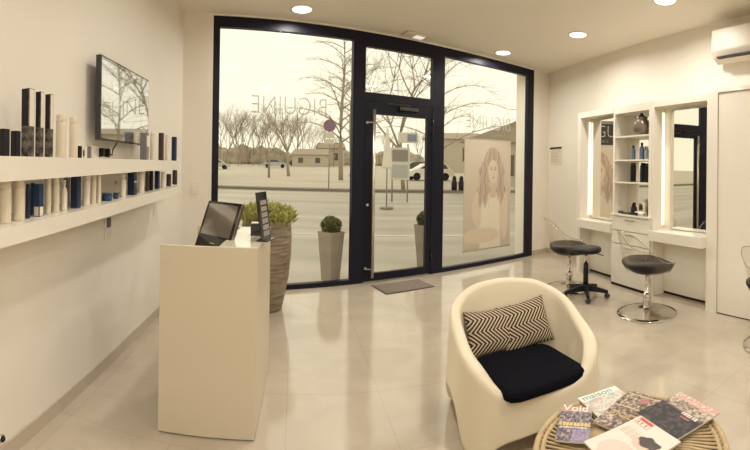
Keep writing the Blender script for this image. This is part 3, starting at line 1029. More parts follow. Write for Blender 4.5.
# small fitting at the left edge, low on the wall
p = LF.seen(1, 438)
t = thing('door_stop', 'small dark round fitting with a pale ring low on the left wall', 'door stop', LF.P(p[0] + 0.0, 0, p[1]), LF.rot)
MB().lathe([(0.020, 0), (0.020, 0.008), (0.017, 0.010)], 20, M=RX).build('ring', M_chrome, t)
MB().lathe([(0.015, 0.008), (0.015, 0.016), (0.012, 0.020)], 20, M=RX).build('rubber_pad', M_black, t)

# ------------------------------------------------------------------ reception desk
DK = dict(a=(-1.146, 2.035), b=(-0.628, 2.180), c=(-0.757, 2.985), d=(-1.275, 2.84))
t = thing('reception_desk', 'tall cream reception desk near the left wall', 'desk', (-0.95, 2.5, 0))
o0 = Vector((-0.95, 2.5))
def rel(k, s=0.0):
    q = Vector(DK[k]) - o0
    return (q.x * (1 - s), q.y * (1 - s))
def dk(fu, fv):
    """fu runs along the front from left to right, fv from front to back"""
    a, b_, c, d = (Vector(DK[k]) for k in 'abcd')
    q = (a * (1 - fu) + b_ * fu) * (1 - fv) + (d * (1 - fu) + c * fu) * fv - o0
    return (q.x, q.y)
def slab(b, u0, u1, v0, v1, z0, z1):
    return b.prism([dk(u0, v0), dk(u1, v0), dk(u1, v1), dk(u0, v1)], z0, z1)
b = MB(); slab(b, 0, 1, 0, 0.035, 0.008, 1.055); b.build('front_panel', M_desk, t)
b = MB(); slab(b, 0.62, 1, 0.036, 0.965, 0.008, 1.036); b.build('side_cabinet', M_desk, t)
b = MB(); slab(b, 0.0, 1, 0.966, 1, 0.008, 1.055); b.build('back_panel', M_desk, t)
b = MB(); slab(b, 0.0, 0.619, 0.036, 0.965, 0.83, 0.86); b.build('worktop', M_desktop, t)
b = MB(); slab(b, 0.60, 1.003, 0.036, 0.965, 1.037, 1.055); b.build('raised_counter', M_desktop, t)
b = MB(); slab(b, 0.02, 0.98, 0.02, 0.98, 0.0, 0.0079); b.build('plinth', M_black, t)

# point-of-sale screen
t = thing('touchscreen_till', 'black tilted touchscreen till standing behind the front panel of the reception desk', 'till', (-0.99, 2.40, 0.86), radians(-27))
TL = Matrix.Translation((0, 0, 0.105)) @ Matrix.Rotation(radians(-22), 4, 'X')
W, H = 0.315, 0.325
MB().box(-W / 2, W / 2, -0.012, 0.012, 0, H, TL, bev=0.004).build('housing', M_blackg, t)
MB().box(-W / 2 + 0.022, W / 2 - 0.022, -0.0135, -0.012, 0.10, H - 0.018, TL).build('screen', mat('grey_reflecting_screen', (0.36, 0.34, 0.31), 0.12, metal=0.8), t)
MB().box(W / 2, W / 2 + 0.004, -0.010, 0.011, 0.005, H - 0.005, TL).build('side_trim', M_steel, t)
MB().box(-0.022, 0.022, -0.0135, -0.012, 0.048, 0.055, TL).build('badge', M_steel, t)
MB().box(-0.11, 0.11, -0.02, 0.16, 0.0, 0.022, bev=0.004).box(-0.05, 0.05, 0.03, 0.07, 0.02, 0.19).build('stand', M_black, t)

# display frame and black box on the desk
q = at(265, 241, 1.055)
t = thing('picture_stand', 'slim black upright frame with a column of small pictures on the reception desk', 'display stand', (q.x, q.y + 0.03, 1.055), radians(85))
TL = Matrix.Rotation(radians(-8), 4, 'X')
MB().box(-0.075, 0.075, -0.008, 0.008, 0.004, 0.295, TL, bev=0.002).build('frame', M_blackg, t)
for i in range(6):
    MB().box(-0.05, 0.05, -0.0095, -0.008, 0.03 + i * 0.037, 0.058 + i * 0.037, TL).build('picture', mat('small_grey_picture', (0.30, 0.26, 0.24), 0.4), t)
    MB().box(-0.05, 0.05, 0.008, 0.0095, 0.03 + i * 0.037, 0.058 + i * 0.037, TL).build('picture', MATS['small_grey_picture'], t)
MB().box(-0.07, 0.07, -0.03, 0.04, 0.0, 0.006).build('foot', M_blackg, t)
q = at(256.5, 235, 1.055)
t = thing('card_holder', 'small black cube-shaped box with a pale top beside the picture frame', 'box', (q.x, q.y, 1.055), 0.25)
MB().box(-0.037, 0.037, -0.037, 0.037, 0, 0.078, bev=0.002).build('box', M_blackg, t)
MB().box(-0.032, 0.032, -0.032, 0.032, 0.078, 0.082).build('cards', P_lab, t)

# ------------------------------------------------------------------ tall ribbed pot with plant by the window
t = thing('potted_plant', 'tall ribbed stone-look pot with a bright green plant by the left window pane', 'potted plant', (-1.13, 4.28, 0))
M_pot = mat('striped_taupe_ceramic', (0.30, 0.235, 0.155), 0.6, noise=0.5, nscale=9, stretch=(0.6, 0.6, 4), bump=0.3, col2=(0.14, 0.105, 0.07))
prof = []
R0 = [(0.0, 0.17), (0.12, 0.198), (0.35, 0.242), (0.6, 0.266), (0.8, 0.268), (0.93, 0.255), (0.95, 0.255)]
def rad(z):
    for (z0, r0), (z1, r1) in zip(R0, R0[1:]):
        if z <= z1:
            return r0 + (r1 - r0) * (z - z0) / (z1 - z0)
    return 0.25
for i in range(96):
    z = 0.95 * i / 95
    prof.append((rad(z) + 0.0018 * sin(z * 150), z))
prof += [(0.225, 0.95), (0.22, 0.88), (0.02, 0.88)]
MB().lathe(prof, 40).build('pot', M_pot, t)
MB().lathe([(0.2, 0.879), (0.2, 0.89), (0.01, 0.90)], 20).build('soil', M_soil, t)
rn = random.Random(12)
b = MB()
for k in range(760):
    a = rn.uniform(0, 2 * pi); rr = 0.31 * math.sqrt(rn.random())
    base = Vector((rr * 0.6 * cos(a), rr * 0.6 * sin(a), 0.88))
    tip = Vector((rr * cos(a), rr * sin(a), 0.985 + 0.09 * (1 - (rr / 0.31) ** 2) + rn.uniform(-0.03, 0.045)))
    if k % 4 == 0:
        b.tube([base, (base + tip) / 2 + Vector((0, 0, 0.02)), tip], 0.002, 3)
    for j in range(6):
        d = Vector((rn.uniform(-1, 1), rn.uniform(-1, 1), rn.uniform(-0.2, 1))).normalized()
        s = d.cross(Vector((rn.uniform(-1, 1), rn.uniform(-1, 1), rn.uniform(-1, 1)))).normalized()
        L = rn.uniform(0.03, 0.065)
        d = (d + Vector((0, 0, 0.5))).normalized()
        p0 = tip - Vector((0, 0, 0.012 * j))
        vs = [b.b.verts.new(x) for x in (p0, p0 + d * L * 0.5 + s * L * 0.13, p0 + d * L, p0 + d * L * 0.5 - s * L * 0.13)]
        b._f(vs)
b.build('foliage', M_green, t, recalc=False)

# ------------------------------------------------------------------ doormat
t = thing('doormat', 'flat grey-brown doormat on the floor inside the door', 'doormat', FR.P(2.70, 0.36, 0.0), FR.rot)
MB().box(-0.35, 0.35, -0.20, 0.20, 0.0, 0.008).build('mat_border', mat('dark_mat_edge', (0.10, 0.08, 0.065), 0.8), t)
MB().box(-0.335, 0.335, -0.185, 0.185, 0.008, 0.011).build('mat_pile', mat('grey_mat_pile', (0.24, 0.195, 0.155), 0.95, noise=0.45, nscale=60, stretch=(1, 4, 1), bump=0.5), t)

# ------------------------------------------------------------------ styling wall on the right
FO = 0.42      # front of the built-in units, from the wall
BO = 0.22      # back of the recesses
def rbox(b, u0, u1, o0, o1, z0, z1, bev=0.0):
    """in the frame of the right wall: off runs into the room"""
    return b.box(u0, u1, -o1, -o0, z0, z1, bev=bev)
R0_ = RT.P(0, 0, 0)
def station(label, u0, u1, zt, ledge_z, ledge_off, post_l, post_r, niche_l, zn0, zn1, mirror_l, m_rot=0.0):
    t = thing('mirror_station', label, 'mirror station', RT.P(u0, 0, 0), RT.rot)
    w = u1 - u0
    b = MB()
    if post_l:
        rbox(b, 0, post_l, 0, FO, 0, zt)
    if post_r:
        rbox(b, w - post_r, w, 0, FO, 0, zt)
    rbox(b, post_l, w - post_r, 0, FO, zn1, zt)
    rbox(b, post_l, w - post_r, 0, BO - 0.012, 0.0, zn1)
    b.build('surround', M_white, t)
    b = MB(); rbox(b, post_l + 0.002, w - post_r - 0.002, BO - 0.012, BO, 0.03, ledge_z - 0.13); b.build('lower_panel', M_white, t)
    b = MB(); rbox(b, post_l + 0.002, w - post_r - 0.002, BO - 0.012, BO - 0.002, 0.0, 0.029); b.build('gap_shade_strip', M_black, t)  # black strip paints the shade of the gap below the panel
    b = MB(); b.box(0, w - post_r - 0.006 - mirror_l, -0.012, 0, zn0 + 0.01, zn1 - 0.035); b.build('mirror', M_mirror, t, (mirror_l, -BO - 0.001, 0), m_rot)
    b = MB(); rbox(b, post_l, w - post_r, BO - 0.012, ledge_off, ledge_z - 0.12, ledge_z, 0.003); b.build('ledge', M_white, t)
    b = MB(); rbox(b, post_l + 0.001, post_l + 0.010, BO + 0.012, BO + 0.045, zn0 + 0.05, zn1 - 0.05); b.build('led_strip', M_led, t)
    return t
station('lit mirror station nearest the window, its mirror showing the poster', -5.07, -4.26, 2.37, 0.80, 0.47, 0.07, 0.0, 0.07, 0.80, 2.29, 0.10, radians(-2.8))
station('lit mirror station next to the white wall panel, its mirror showing the door', -3.53, -2.62, 2.37, 0.80, 0.50, 0.03, 0.08, 0.03, 0.80, 2.29, 0.14)

# tower
t = thing('shelf_tower', 'white shelf tower with drawers between the two lit mirrors', 'shelf cabinet', RT.P(-4.255, 0, 0), RT.rot)
TW = 0.72
b = MB()
rbox(b, 0, 0.03, 0, FO, 0.0, 2.37); rbox(b, TW - 0.05, TW, 0, FO, 0.0, 2.37)
rbox(b, 0.03, TW - 0.05, 0, FO, 2.27, 2.37); rbox(b, 0.03, TW - 0.05, 0, 0.18, 0.0, 2.27); rbox(b, 0.03, TW - 0.05, 0.18, FO - 0.02, 0.0, 0.93)
b.build('carcass', M_white, t)
b = MB(); rbox(b, 0.03, TW - 0.05, 0.18, 0.186, 0.95, 2.27); b.build('mirror_back', M_mirror, t)
SH = (0.95, 1.37, 1.66, 1.97)
for z in SH:
    b = MB(); rbox(b, 0.03, TW - 0.05, 0.187, FO - 0.005, z - 0.02, z); b.build('shelf', M_white, t)
b = MB(); rbox(b, 0.0, TW, FO - 0.02, FO + 0.035, 0.925, 0.95, 0.002); b.build('worktop', M_white, t)
zz = 0.92
for h in (0.19, 0.17, 0.53):
    b = MB(); rbox(b, 0.005, TW - 0.005, FO, FO + 0.02, zz - h + 0.006, zz - 0.004, 0.002); o = b.build('drawer', M_white, t)
    b = MB(); rbox(b, TW / 2 - 0.09, TW / 2 + 0.09, FO + 0.02, FO + 0.032, zz - 0.045, zz - 0.035); b.build('handle', M_steel, o)
    zz -= h

b = MB(); rbox(b, 0.0, TW, FO, FO + 0.012, 0.0, 0.03); b.build('gap_shade_strip', M_black, t)  # shaded gap under the drawers, put in as a black strip

# white panel to the right
t = thing('tall_cupboard', 'tall plain white cupboard at the right side of the photo', 'cupboard', RT.P(-2.62, 0, 0), RT.rot)
b = MB(); rbox(b, 0, 2.3, 0, FO - 0.04, 0, 2.40); b.build('carcass', M_white, t)
b = MB(); rbox(b, 0.0, 0.06, FO - 0.04, FO, 0, 2.40); rbox(b, 0.06, 2.3, FO - 0.04, FO, 2.36, 2.40); b.build('face_frame', M_white, t)
b = MB(); rbox(b, 0.066, 1.0, FO - 0.04, FO - 0.012, 0.012, 2.352, 0.002); b.build('door', M_white, t)
b = MB(); rbox(b, 0.066, 2.3, FO - 0.04, FO - 0.02, 0.0, 0.0118); b.build('gap_shade_strip', M_black, t)  # black strip in place of the shaded gap below the doors
b = MB(); rbox(b, 1.006, 1.94, FO - 0.04, FO - 0.012, 0.012, 2.352, 0.002); b.build('door', M_white, t)

# things on the tower
def on_tower(name, label, cat, u, z, off=0.31):
    return thing(name, label, cat, RT.P(u, off, z), RT.rot)
TU = -4.255
t = on_tower('decorative_vase', 'squat bronze-brown vase on the top shelf of the tower', 'vase', TU + 0.43, SH[3])
MB().lathe([(0.06, 0), (0.085, 0.01), (0.115, 0.07), (0.12, 0.12), (0.09, 0.19), (0.07, 0.215), (0.085, 0.235), (0.078, 0.235), (0.06, 0.21)], 28).build('body', mat('bronze_brown_glaze', (0.16, 0.12, 0.09), 0.25, coat=0.4), t)
for sg in (1, -1):
    MB().tube([(sg * 0.09, 0, 0.19), (sg * 0.14, 0, 0.17), (sg * 0.15, 0, 0.11), (sg * 0.115, 0, 0.07)], 0.01, 8).build('handle', MATS['bronze_brown_glaze'], t)
MB().lathe([(0.05, 0.225), (0.05, 0.25), (0.02, 0.265), (0.022, 0.285), (0.004, 0.29)], 20).build('lid', M_black, t)
M_bluebot = mat('clear_blue_bottle', (0.10, 0.16, 0.26), 0.15, coat=0.5)
def tbottle(label, u, z, h, r, m, mc, group=None, off=0.30):
    t = on_tower('styling_bottle', label, 'bottle', u, z, off)
    MB().lathe([(r * 0.9, 0), (r, 0.005), (r, h * 0.66), (r * 0.75, h * 0.76), (r * 0.4, h * 0.8), (r * 0.4, h * 0.83)], 18).build('body', m, t)
    MB().lathe([(r * 0.5, h * 0.82), (r * 0.5, h * 0.97), (r * 0.4, h)], 14).build('cap', mc, t)
    if group: t['group'] = group
    return t
tbottle('blue bottle standing alone at the left of the tower second shelf', TU + 0.27, SH[2], 0.19, 0.028, M_bluebot, M_black)
tbottle('blue bottle in the middle of the tower second shelf, left of two others', TU + 0.43, SH[2], 0.22, 0.032, M_bluebot, M_black)
tbottle('pale blue bottle between two bottles on the tower second shelf', TU + 0.52, SH[2], 0.17, 0.03, mat('pale_blue_bottle', (0.33, 0.36, 0.38), 0.3), P_ivory)
tbottle('blue bottle at the right end of the tower second shelf', TU + 0.60, SH[2], 0.20, 0.03, M_bluebot, M_black)
def tcan(label, u, h, r, off=0.30, m=P_black):
    t = on_tower('spray_can', label, 'can', u, SH[1], off)
    MB().lathe([(r * 0.93, 0), (r, 0.005), (r, h * 0.84), (r * 0.9, h * 0.87)], 20).build('body', m, t)
    MB().lathe([(r * 0.82, h * 0.87), (r * 0.82, h * 0.98), (r * 0.7, h)], 18).build('cap', M_blackg, t)
tcan('tall black spray can at the left of the tower third shelf', TU + 0.27, 0.25, 0.038)
tcan('tall black spray can, middle one of the tower third shelf', TU + 0.45, 0.25, 0.036)
tcan('black spray can right of the middle one on the tower third shelf', TU + 0.53, 0.24, 0.036)
tcan('tall black spray can at the right end of the tower third shelf', TU + 0.62, 0.25, 0.036)
t = on_tower('brush_pot', 'small black pot with combs at the left of the tower worktop', 'pot', TU + 0.30, SH[0])
MB().lathe([(0.036, 0), (0.04, 0.005), (0.043, 0.09), (0.038, 0.09), (0.035, 0.01)], 20).build('pot', M_black, t)
b = MB()
for a in range(4):
    b.box(-0.004 + 0.015 * (a - 1.5), 0.004 + 0.015 * (a - 1.5), -0.012, 0.012, 0.02, 0.13 + 0.02 * (a % 2))
b.build('comb', M_blackg, t)
t = on_tower('brush_pot', 'tall black pot with brushes at the right of the tower worktop', 'pot', TU + 0.60, SH[0])
MB().lathe([(0.04, 0), (0.045, 0.005), (0.048, 0.12), (0.043, 0.12), (0.04, 0.01)], 20).build('pot', M_black, t)
for a in range(3):
    MB().tube([(0.012 * (a - 1), 0, 0.02), (0.025 * (a - 1), 0.01, 0.16)], 0.006, 8).lathe([(0.012, 0.16), (0.018, 0.18), (0.016, 0.22), (0.006, 0.23)], 10, (0.028 * (a - 1), 0.01, 0)).build('hair_brush', M_blackg, t)
t = on_tower('styling_jar', 'white jar standing between the two black pots on the tower worktop', 'jar', TU + 0.47, SH[0], 0.27)
MB().lathe([(0.03, 0), (0.032, 0.005), (0.032, 0.17)], 18).build('body', P_ivory, t)
MB().lathe([(0.034, 0.17), (0.034, 0.2), (0.03, 0.205)], 18).build('lid', P_ivory, t)
t = on_tower('hair_straightener', 'black hair straightener with a tangled cord on the tower worktop', 'hair straightener', TU + 0.33, SH[0], 0.425)
b = MB()
for s in (-1, 1):
    b.tube([(-0.12, 0, 0.016), (0.0, 0, 0.018 + s * 0.006), (0.16, 0.0, 0.02 + s * 0.010)], 0.011, 8)
b.build('arms', M_blackg, t)
pts = [(-0.12 + 0.07 * cos(a * 0.9) * (1 - a / 40) - 0.02 - a * 0.002, 0.006 + 0.028 * sin(a * 0.9), 0.006 + 0.0015 * a) for a in range(22)]
MB().tube(pts, 0.0045, 6).build('cord', M_black, t)
t = on_tower('hair_clipper', 'pale hair clipper lying at the front of the tower worktop', 'clipper', TU + 0.50, SH[0], 0.40)
MB().lathe([(0.018, 0), (0.024, 0.03), (0.02, 0.1), (0.024, 0.16), (0.018, 0.17)], 14, M=Matrix.Translation((-0.08, 0, 0.026)) @ Matrix.Rotation(pi / 2, 4, 'Y')).build('body', P_ivory, t)
MB().box(0.09, 0.115, -0.02, 0.02, 0.008, 0.04).build('blade', M_steel, t)

# ------------------------------------------------------------------ acrylic pedestal chairs
def styling_chair(label, x, y, face):
    """face: heading of the chair's front (radians, math sense)"""
    t = thing('styling_chair', label, 'chair', (x, y, 0), face + pi / 2, 'clear acrylic styling chairs')
    MB().lathe([(0.315, 0), (0.32, 0.004), (0.318, 0.010), (0.26, 0.018), (0.08, 0.028), (0.045, 0.045)], 48).build('base_plate', M_chrome, t)
    b = MB(); b.lathe([(0.042, 0.03), (0.042, 0.20), (0.036, 0.21), (0.024, 0.215), (0.024, 0.42), (0.09, 0.425), (0.09, 0.44)], 24)
    b.build('pedestal', M_chrome, t)
    # seat pad: D-shaped cushion, front towards -y
    b = MB()
    rings = []
    for r, z in ((0.10, 0.435), (0.20, 0.447), (0.262, 0.478), (0.290, 0.52), (0.286, 0.542), (0.265, 0.552), (0.18, 0.545), (0.05, 0.54)):
        ring = []
        for i in range(40):
            a = 2 * pi * i / 40
            ca, sa = cos(a), sin(a)
            k = 2.6
            q = (abs(ca) ** k + abs(sa) ** k) ** (-1 / k)
            dip = 0.016 * (1 - (ca * q) ** 2) * (1 if z > 0.5 else 0)
            ring.append((r * q * ca, r * q * sa * 0.88, z + (0.02 * max(0, sa) ** 2 + 0.018 * (ca * q) ** 2) * (1 if z > 0.5 else 0.3) - dip))
        rings.append(ring)
    b.loft(rings)
    b.build('seat_pad', mat('dark_brown_leather', (0.016, 0.011, 0.011), 0.38, spec=0.2), t)
    b = MB()
    N, Mn = 36, 9
    def P(i, j, d=0.0):
        f = -1 + 2 * i / N
        a = pi / 2 + f * radians(132)
        s = j / Mn
        top = 0.90 - 0.34 * (1 / (1 + math.exp(-(abs(f) - 0.5) * 9)))
        z = 0.455 + (top - 0.455) * s
        r = 0.255 + 0.075 * s ** 0.7 + 0.035 * s * s * max(0, 1 - abs(f)) - d
        return ((r) * cos(a), (r * 0.93) * sin(a), z)
    outer = [[b.b.verts.new(P(i, j)) for i in range(N + 1)] for j in range(Mn + 1)]
    inner = [[b.b.verts.new(P(i, j, 0.008)) for i in range(N + 1)] for j in range(Mn + 1)]
    for g in (outer, inner):
        for j in range(Mn):
            for i in range(N):
                b._f([g[j][i], g[j][i + 1], g[j + 1][i + 1], g[j + 1][i]], True)
    for i in range(N):
        b._f([outer[0][i], outer[0][i + 1], inner[0][i + 1], inner[0][i]])
    b.build('clear_shell', M_acryl, t)
    pts = [P(0, j, 0.004) for j in range(Mn)] + [P(i, Mn, 0.004) for i in range(N + 1)] + [P(N, j, 0.004) for j in range(Mn - 1, -1, -1)]
    MB().tube(pts, 0.0045, 6).build('shell_rim', M_acryl_edge, t)
    return t
styling_chair('clear acrylic chair with a dark seat, behind the black rolling stool', 2.43, 4.79, radians(-20))
styling_chair('clear acrylic chair with a dark seat in front of the shelf tower', 2.72, 3.53, radians(-12))
styling_chair('clear acrylic chair cut off by the right edge of the photo', 3.03, 2.06, radians(0))

# rolling stool
sx_, sy_ = 2.435, 4.36
t = thing('rolling_stool', 'low black rolling stool on five castors beside an acrylic chair', 'stool', (sx_, sy_, 0), 0.3)
MB().lathe([(0.05, 0.535), (0.165, 0.535), (0.182, 0.548), (0.185, 0.575), (0.175, 0.592), (0.12, 0.60), (0.01, 0.602)], 36).build('seat', mat('black_vinyl_seat', (0.016, 0.012, 0.012), 0.36, spec=0.22), t)
MB().lathe([(0.014, 0.40), (0.014, 0.535)], 14).build('gas_lift', M_chrome, t)
MB().lathe([(0.032, 0.13), (0.030, 0.40), (0.02, 0.405)], 18).build('column_cover', M_black, t)
MB().tube([(0.04, 0, 0.53), (0.10, -0.08, 0.515), (0.16, -0.14, 0.49)], 0.006, 8).build('height_lever', M_black, t)
b = MB()
for k in range(5):
    a = 2 * pi * k / 5 + 0.25
    c_, s_ = cos(a), sin(a)
    rings = []
    for r_, z_, w_, h_ in ((0.02, 0.115, 0.03, 0.035), (0.14, 0.10, 0.024, 0.026), (0.27, 0.075, 0.018, 0.018)):
        rings.append([(r_ * c_ - w_ * s_, r_ * s_ + w_ * c_, z_ - h_), (r_ * c_ + w_ * s_, r_ * s_ - w_ * c_, z_ - h_), (r_ * c_ + w_ * s_ * 0.7, r_ * s_ - w_ * c_ * 0.7, z_ + h_), (r_ * c_ - w_ * s_ * 0.7, r_ * s_ + w_ * c_ * 0.7, z_ + h_)])
    b.loft(rings, smooth=False)
b.lathe([(0.045, 0.085), (0.048, 0.145), (0.035, 0.16)], 18)
b.build('star_base', M_black, t)
for k in range(5):
    a = 2 * pi * k / 5 + 0.25
    MB().lathe([(0.022, -0.022), (0.029, -0.018), (0.029, 0.018), (0.022, 0.022)], 16, M=Matrix.Translation((0.26 * cos(a), 0.26 * sin(a), 0.029)) @ Matrix.Rotation(a + 0.8, 4, 'Z') @ RX).tube([(0.26 * cos(a), 0.26 * sin(a), 0.03), (0.26 * cos(a), 0.26 * sin(a), 0.07)], 0.008, 6).build('castor', M_blackg, t)

# ------------------------------------------------------------------ armchair
def armchair(loc, rz, W=0.90, D=0.76):
    t = thing('tub_armchair', 'cream moulded plastic tub armchair in the foreground', 'armchair', loc, rz)
    N = 96
    def sup(a, hw, hd, kb=2.5, kf=4.0):
        ca, sa = cos(a), sin(a)
        k = kf + (kb - kf) * (0.5 + 0.5 * sa)
        q = (abs(ca) ** k + abs(sa) ** k) ** (-1 / k)
        return hw * q * ca, hd * q * sa
    def lerp_tab(tab, v):
        for (x0, y0), (x1, y1) in zip(tab, tab[1:]):
            if v <= x1:
                return y0 + (y1 - y0) * (v - x0) / (x1 - x0)
        return tab[-1][1]
    # height of the rim against the angle from the middle of the back, in degrees
    TAB = [(0, 0.755), (30, 0.735), (55, 0.66), (80, 0.585), (105, 0.525), (122, 0.485), (136, 0.44), (146, 0.34), (160, 0.298), (180, 0.292)]
    def smooth(v, n_=4):
        n = len(v)
        for _ in range(n_):
            v = [(v[i - 1] + v[i] * 2 + v[(i + 1) % n]) / 4 for i in range(n)]
        return v
    A = [2 * pi * i / N for i in range(N)]
    def dev(a):
        d = abs(math.degrees(a) - 90) % 360
        return min(d, 360 - d)
    RZ = smooth([lerp_tab(TAB, dev(a)) for a in A])
    WD = smooth([lerp_tab([(0, 0.05), (60, 0.06), (100, 0.075), (136, 0.08), (156, 0.03), (180, 0.02)], dev(a)) for a in A])
    def under(a):
        d = dev(a)
        tab = [(0, 0.16), (22, 0.14), (38, 0.0), (52, 0.0), (62, 0.17), (90, 0.22), (114, 0.18), (126, 0.0), (138, 0.0), (150, 0.09), (180, 0.12)]
        return lerp_tab(tab, d)
    UZ = smooth([under(a) for a in A], 2)
    SEAT = 0.299
    b = MB()
    def tp(z):
        return 1.0 - 0.075 * (z / 0.77) ** 1.3
    def td(z, a):
        return 1.0 - (0.13 if sin(a) > 0 else 0.05) * (z / 0.77)
    rings = []
    NS = 14
    for j in range(NS + 1):
        s = j / NS
        ring = []
        for i, a in enumerate(A):
            z = UZ[i] + (RZ[i] - 0.014 - UZ[i]) * s
            x, y = sup(a, W / 2 * tp(z), D / 2 * td(z, a))
            ring.append((x, y, z))
        rings.append(ring)
    for f, dz in ((0.18, 0.006), (0.5, 0.010), (0.85, 0.0), (1.0, -0.018)):
        ring = []
        for i, a in enumerate(A):
            x, y = sup(a, W / 2 * tp(RZ[i]) - WD[i] * f, D / 2 * td(RZ[i], a) - WD[i] * f)
            ring.append((x, y, RZ[i] + dz))
        rings.append(ring)
    for s in (0.15, 0.35, 0.55, 0.75, 0.9, 0.97, 1.0):
        ring = []
        for i, a in enumerate(A):
            z = (RZ[i] - 0.018) * (1 - s) + min(SEAT, RZ[i] - 0.02) * s
            d = WD[i] + 0.045 * s ** 1.5 + (0.05 * s * max(0, sin(a)))
            x, y = sup(a, W / 2 * tp(RZ[i]) - d, D / 2 * td(RZ[i], a) - d, 2.6 + 0.8 * s, 4.0 + 4 * s)
            ring.append((x, y, z))
        rings.append(ring)
    base = rings[-1]
    for k in (0.85, 0.6, 0.3, 0.02):
        rings.append([(x * k, y * k, SEAT + (z - SEAT) * k) for x, y, z in base])
    under_rings = []
    for d, up in ((0.035, 0.0), (0.045, 0.08), (0.06, 0.16)):
        under_rings.append([(*sup(a, W / 2 - d, D / 2 - d), min(UZ[i] + up, 0.24)) for i, a in enumerate(A)])
    rings = under_rings[::-1] + rings
    b.loft(rings, caps=False)
    b.build('shell', M_chair, t)
    return t
CH = (0.895, 2.42, 0.0)
CRZ = radians(2)
armchair(CH, CRZ)
CM = Matrix.Translation(CH) @ Matrix.Rotation(CRZ, 4, 'Z')
# seat cushion
b = MB()
hw, hd = 0.27, 0.24
rings = []
for s, z in ((0.9, 0.0), (0.985, 0.008), (1.0, 0.03), (0.985, 0.052), (0.93, 0.06), (0.5, 0.062), (0.02, 0.062)):
    ring = []
    for i in range(48):
        a = 2 * pi * i / 48
        k = 9
        q = (abs(cos(a)) ** k + abs(sin(a)) ** k) ** (-1 / k)
        ring.append((hw * s * q * cos(a), hd * s * q * sin(a), z))
    rings.append(ring)
b.loft(rings)
cp = CM @ Vector((-0.002, -0.150, 0.307))
o = b.build('seat_cushion', M_fabric, None, cp, CRZ + radians(9))
tag(o, 'thin square black seat cushion on the cream armchair', 'cushion')

def chevron_mat():
    m = bpy.data.materials.new('black_and_cream_chevron_fabric')
    m.use_nodes = True
    nt = m.node_tree
    L = nt.links
    b = nt.nodes['Principled BSDF']
    t = nt.nodes.new('ShaderNodeTexCoord')
    sp = nt.nodes.new('ShaderNodeSeparateXYZ')
    L.new(t.outputs['Object'], sp.inputs[0])
    def m1(op, a, v=None, c=None):
        n = nt.nodes.new('ShaderNodeMath')
        n.operation = op
        for i, x in enumerate((a, v, c)):
            if x is None:
                continue
            if isinstance(x, (int, float)):
                n.inputs[i].default_value = x
            else:
                L.new(x, n.inputs[i])
        return n.outputs[0]
    x, z = sp.outputs['X'], sp.outputs['Z']
    zig = m1('PINGPONG', m1('ADD', z, 10.0), 0.07)
    v = m1('FRACT', m1('MULTIPLY', m1('ADD', x, m1('ADD', zig, 10.0)), 38.0))
    st = m1('GREATER_THAN', v, 0.5)
    mx = nt.nodes.new('ShaderNodeMix')
    mx.data_type = 'RGBA'
    L.new(st, mx.inputs[0])
    mx.inputs[6].default_value = (0.012, 0.010, 0.012, 1)
    mx.inputs[7].default_value = (0.52, 0.42, 0.29, 1)
    L.new(mx.outputs[2], b.inputs['Base Color'])
    b.inputs['Roughness'].default_value = 0.85
    b.inputs['Specular IOR Level'].default_value = 0.2
    return m
M_chev = chevron_mat()
def pillow(label, local, rz, tilt, w=0.36, h=0.30):
    n = 18
    b = MB()
    def pt(i, j, sgn):
        s, t_ = -1 + 2 * i / n, -1 + 2 * j / n
        puff = max(0.0, (1 - abs(s) ** 2.6) * (1 - abs(t_) ** 2.6)) ** 0.55
        pin = 1 - 0.07 * (1 - abs(s)) * 0 - 0.06 * (1 - t_ * t_) * abs(s) ** 3
        pin2 = 1 - 0.08 * (1 - s * s) * abs(t_) ** 3
        return (s * w / 2 * pin, sgn * 0.062 * puff, t_ * h / 2 * pin2)
    f = [[b.b.verts.new(pt(i, j, -1)) for i in range(n + 1)] for j in range(n + 1)]
    g = [[b.b.verts.new(pt(i, j, 1)) for i in range(n + 1)] for j in range(n + 1)]
    for j in range(n):
        for i in range(n):
            b._f([f[j][i], f[j][i + 1], f[j + 1][i + 1], f[j + 1][i]], True)
            b._f([g[j][i + 1], g[j][i], g[j + 1][i], g[j + 1][i + 1]], True)
    bmesh.ops.remove_doubles(b.b, verts=b.b.verts[:], dist=1e-5)
    o = b.build('chevron_pillow', M_chev)
    o.matrix_world = CM @ Matrix.Translation(local) @ Matrix.Rotation(rz, 4, 'Z') @ Matrix.Rotation(tilt[1], 4, 'Y') @ Matrix.Rotation(tilt[0], 4, 'X')
    tag(o, label, 'pillow')
    return o
pillow('black and cream zigzag pillow, the left one leaning in the armchair', (-0.14, 0.15, 0.468), radians(8), (radians(-22), radians(-1)), 0.35, 0.28)
pillow('black and cream zigzag pillow, the right one leaning in the armchair', (0.095, 0.16, 0.482), radians(4), (radians(-22), radians(-8)), 0.36, 0.30)

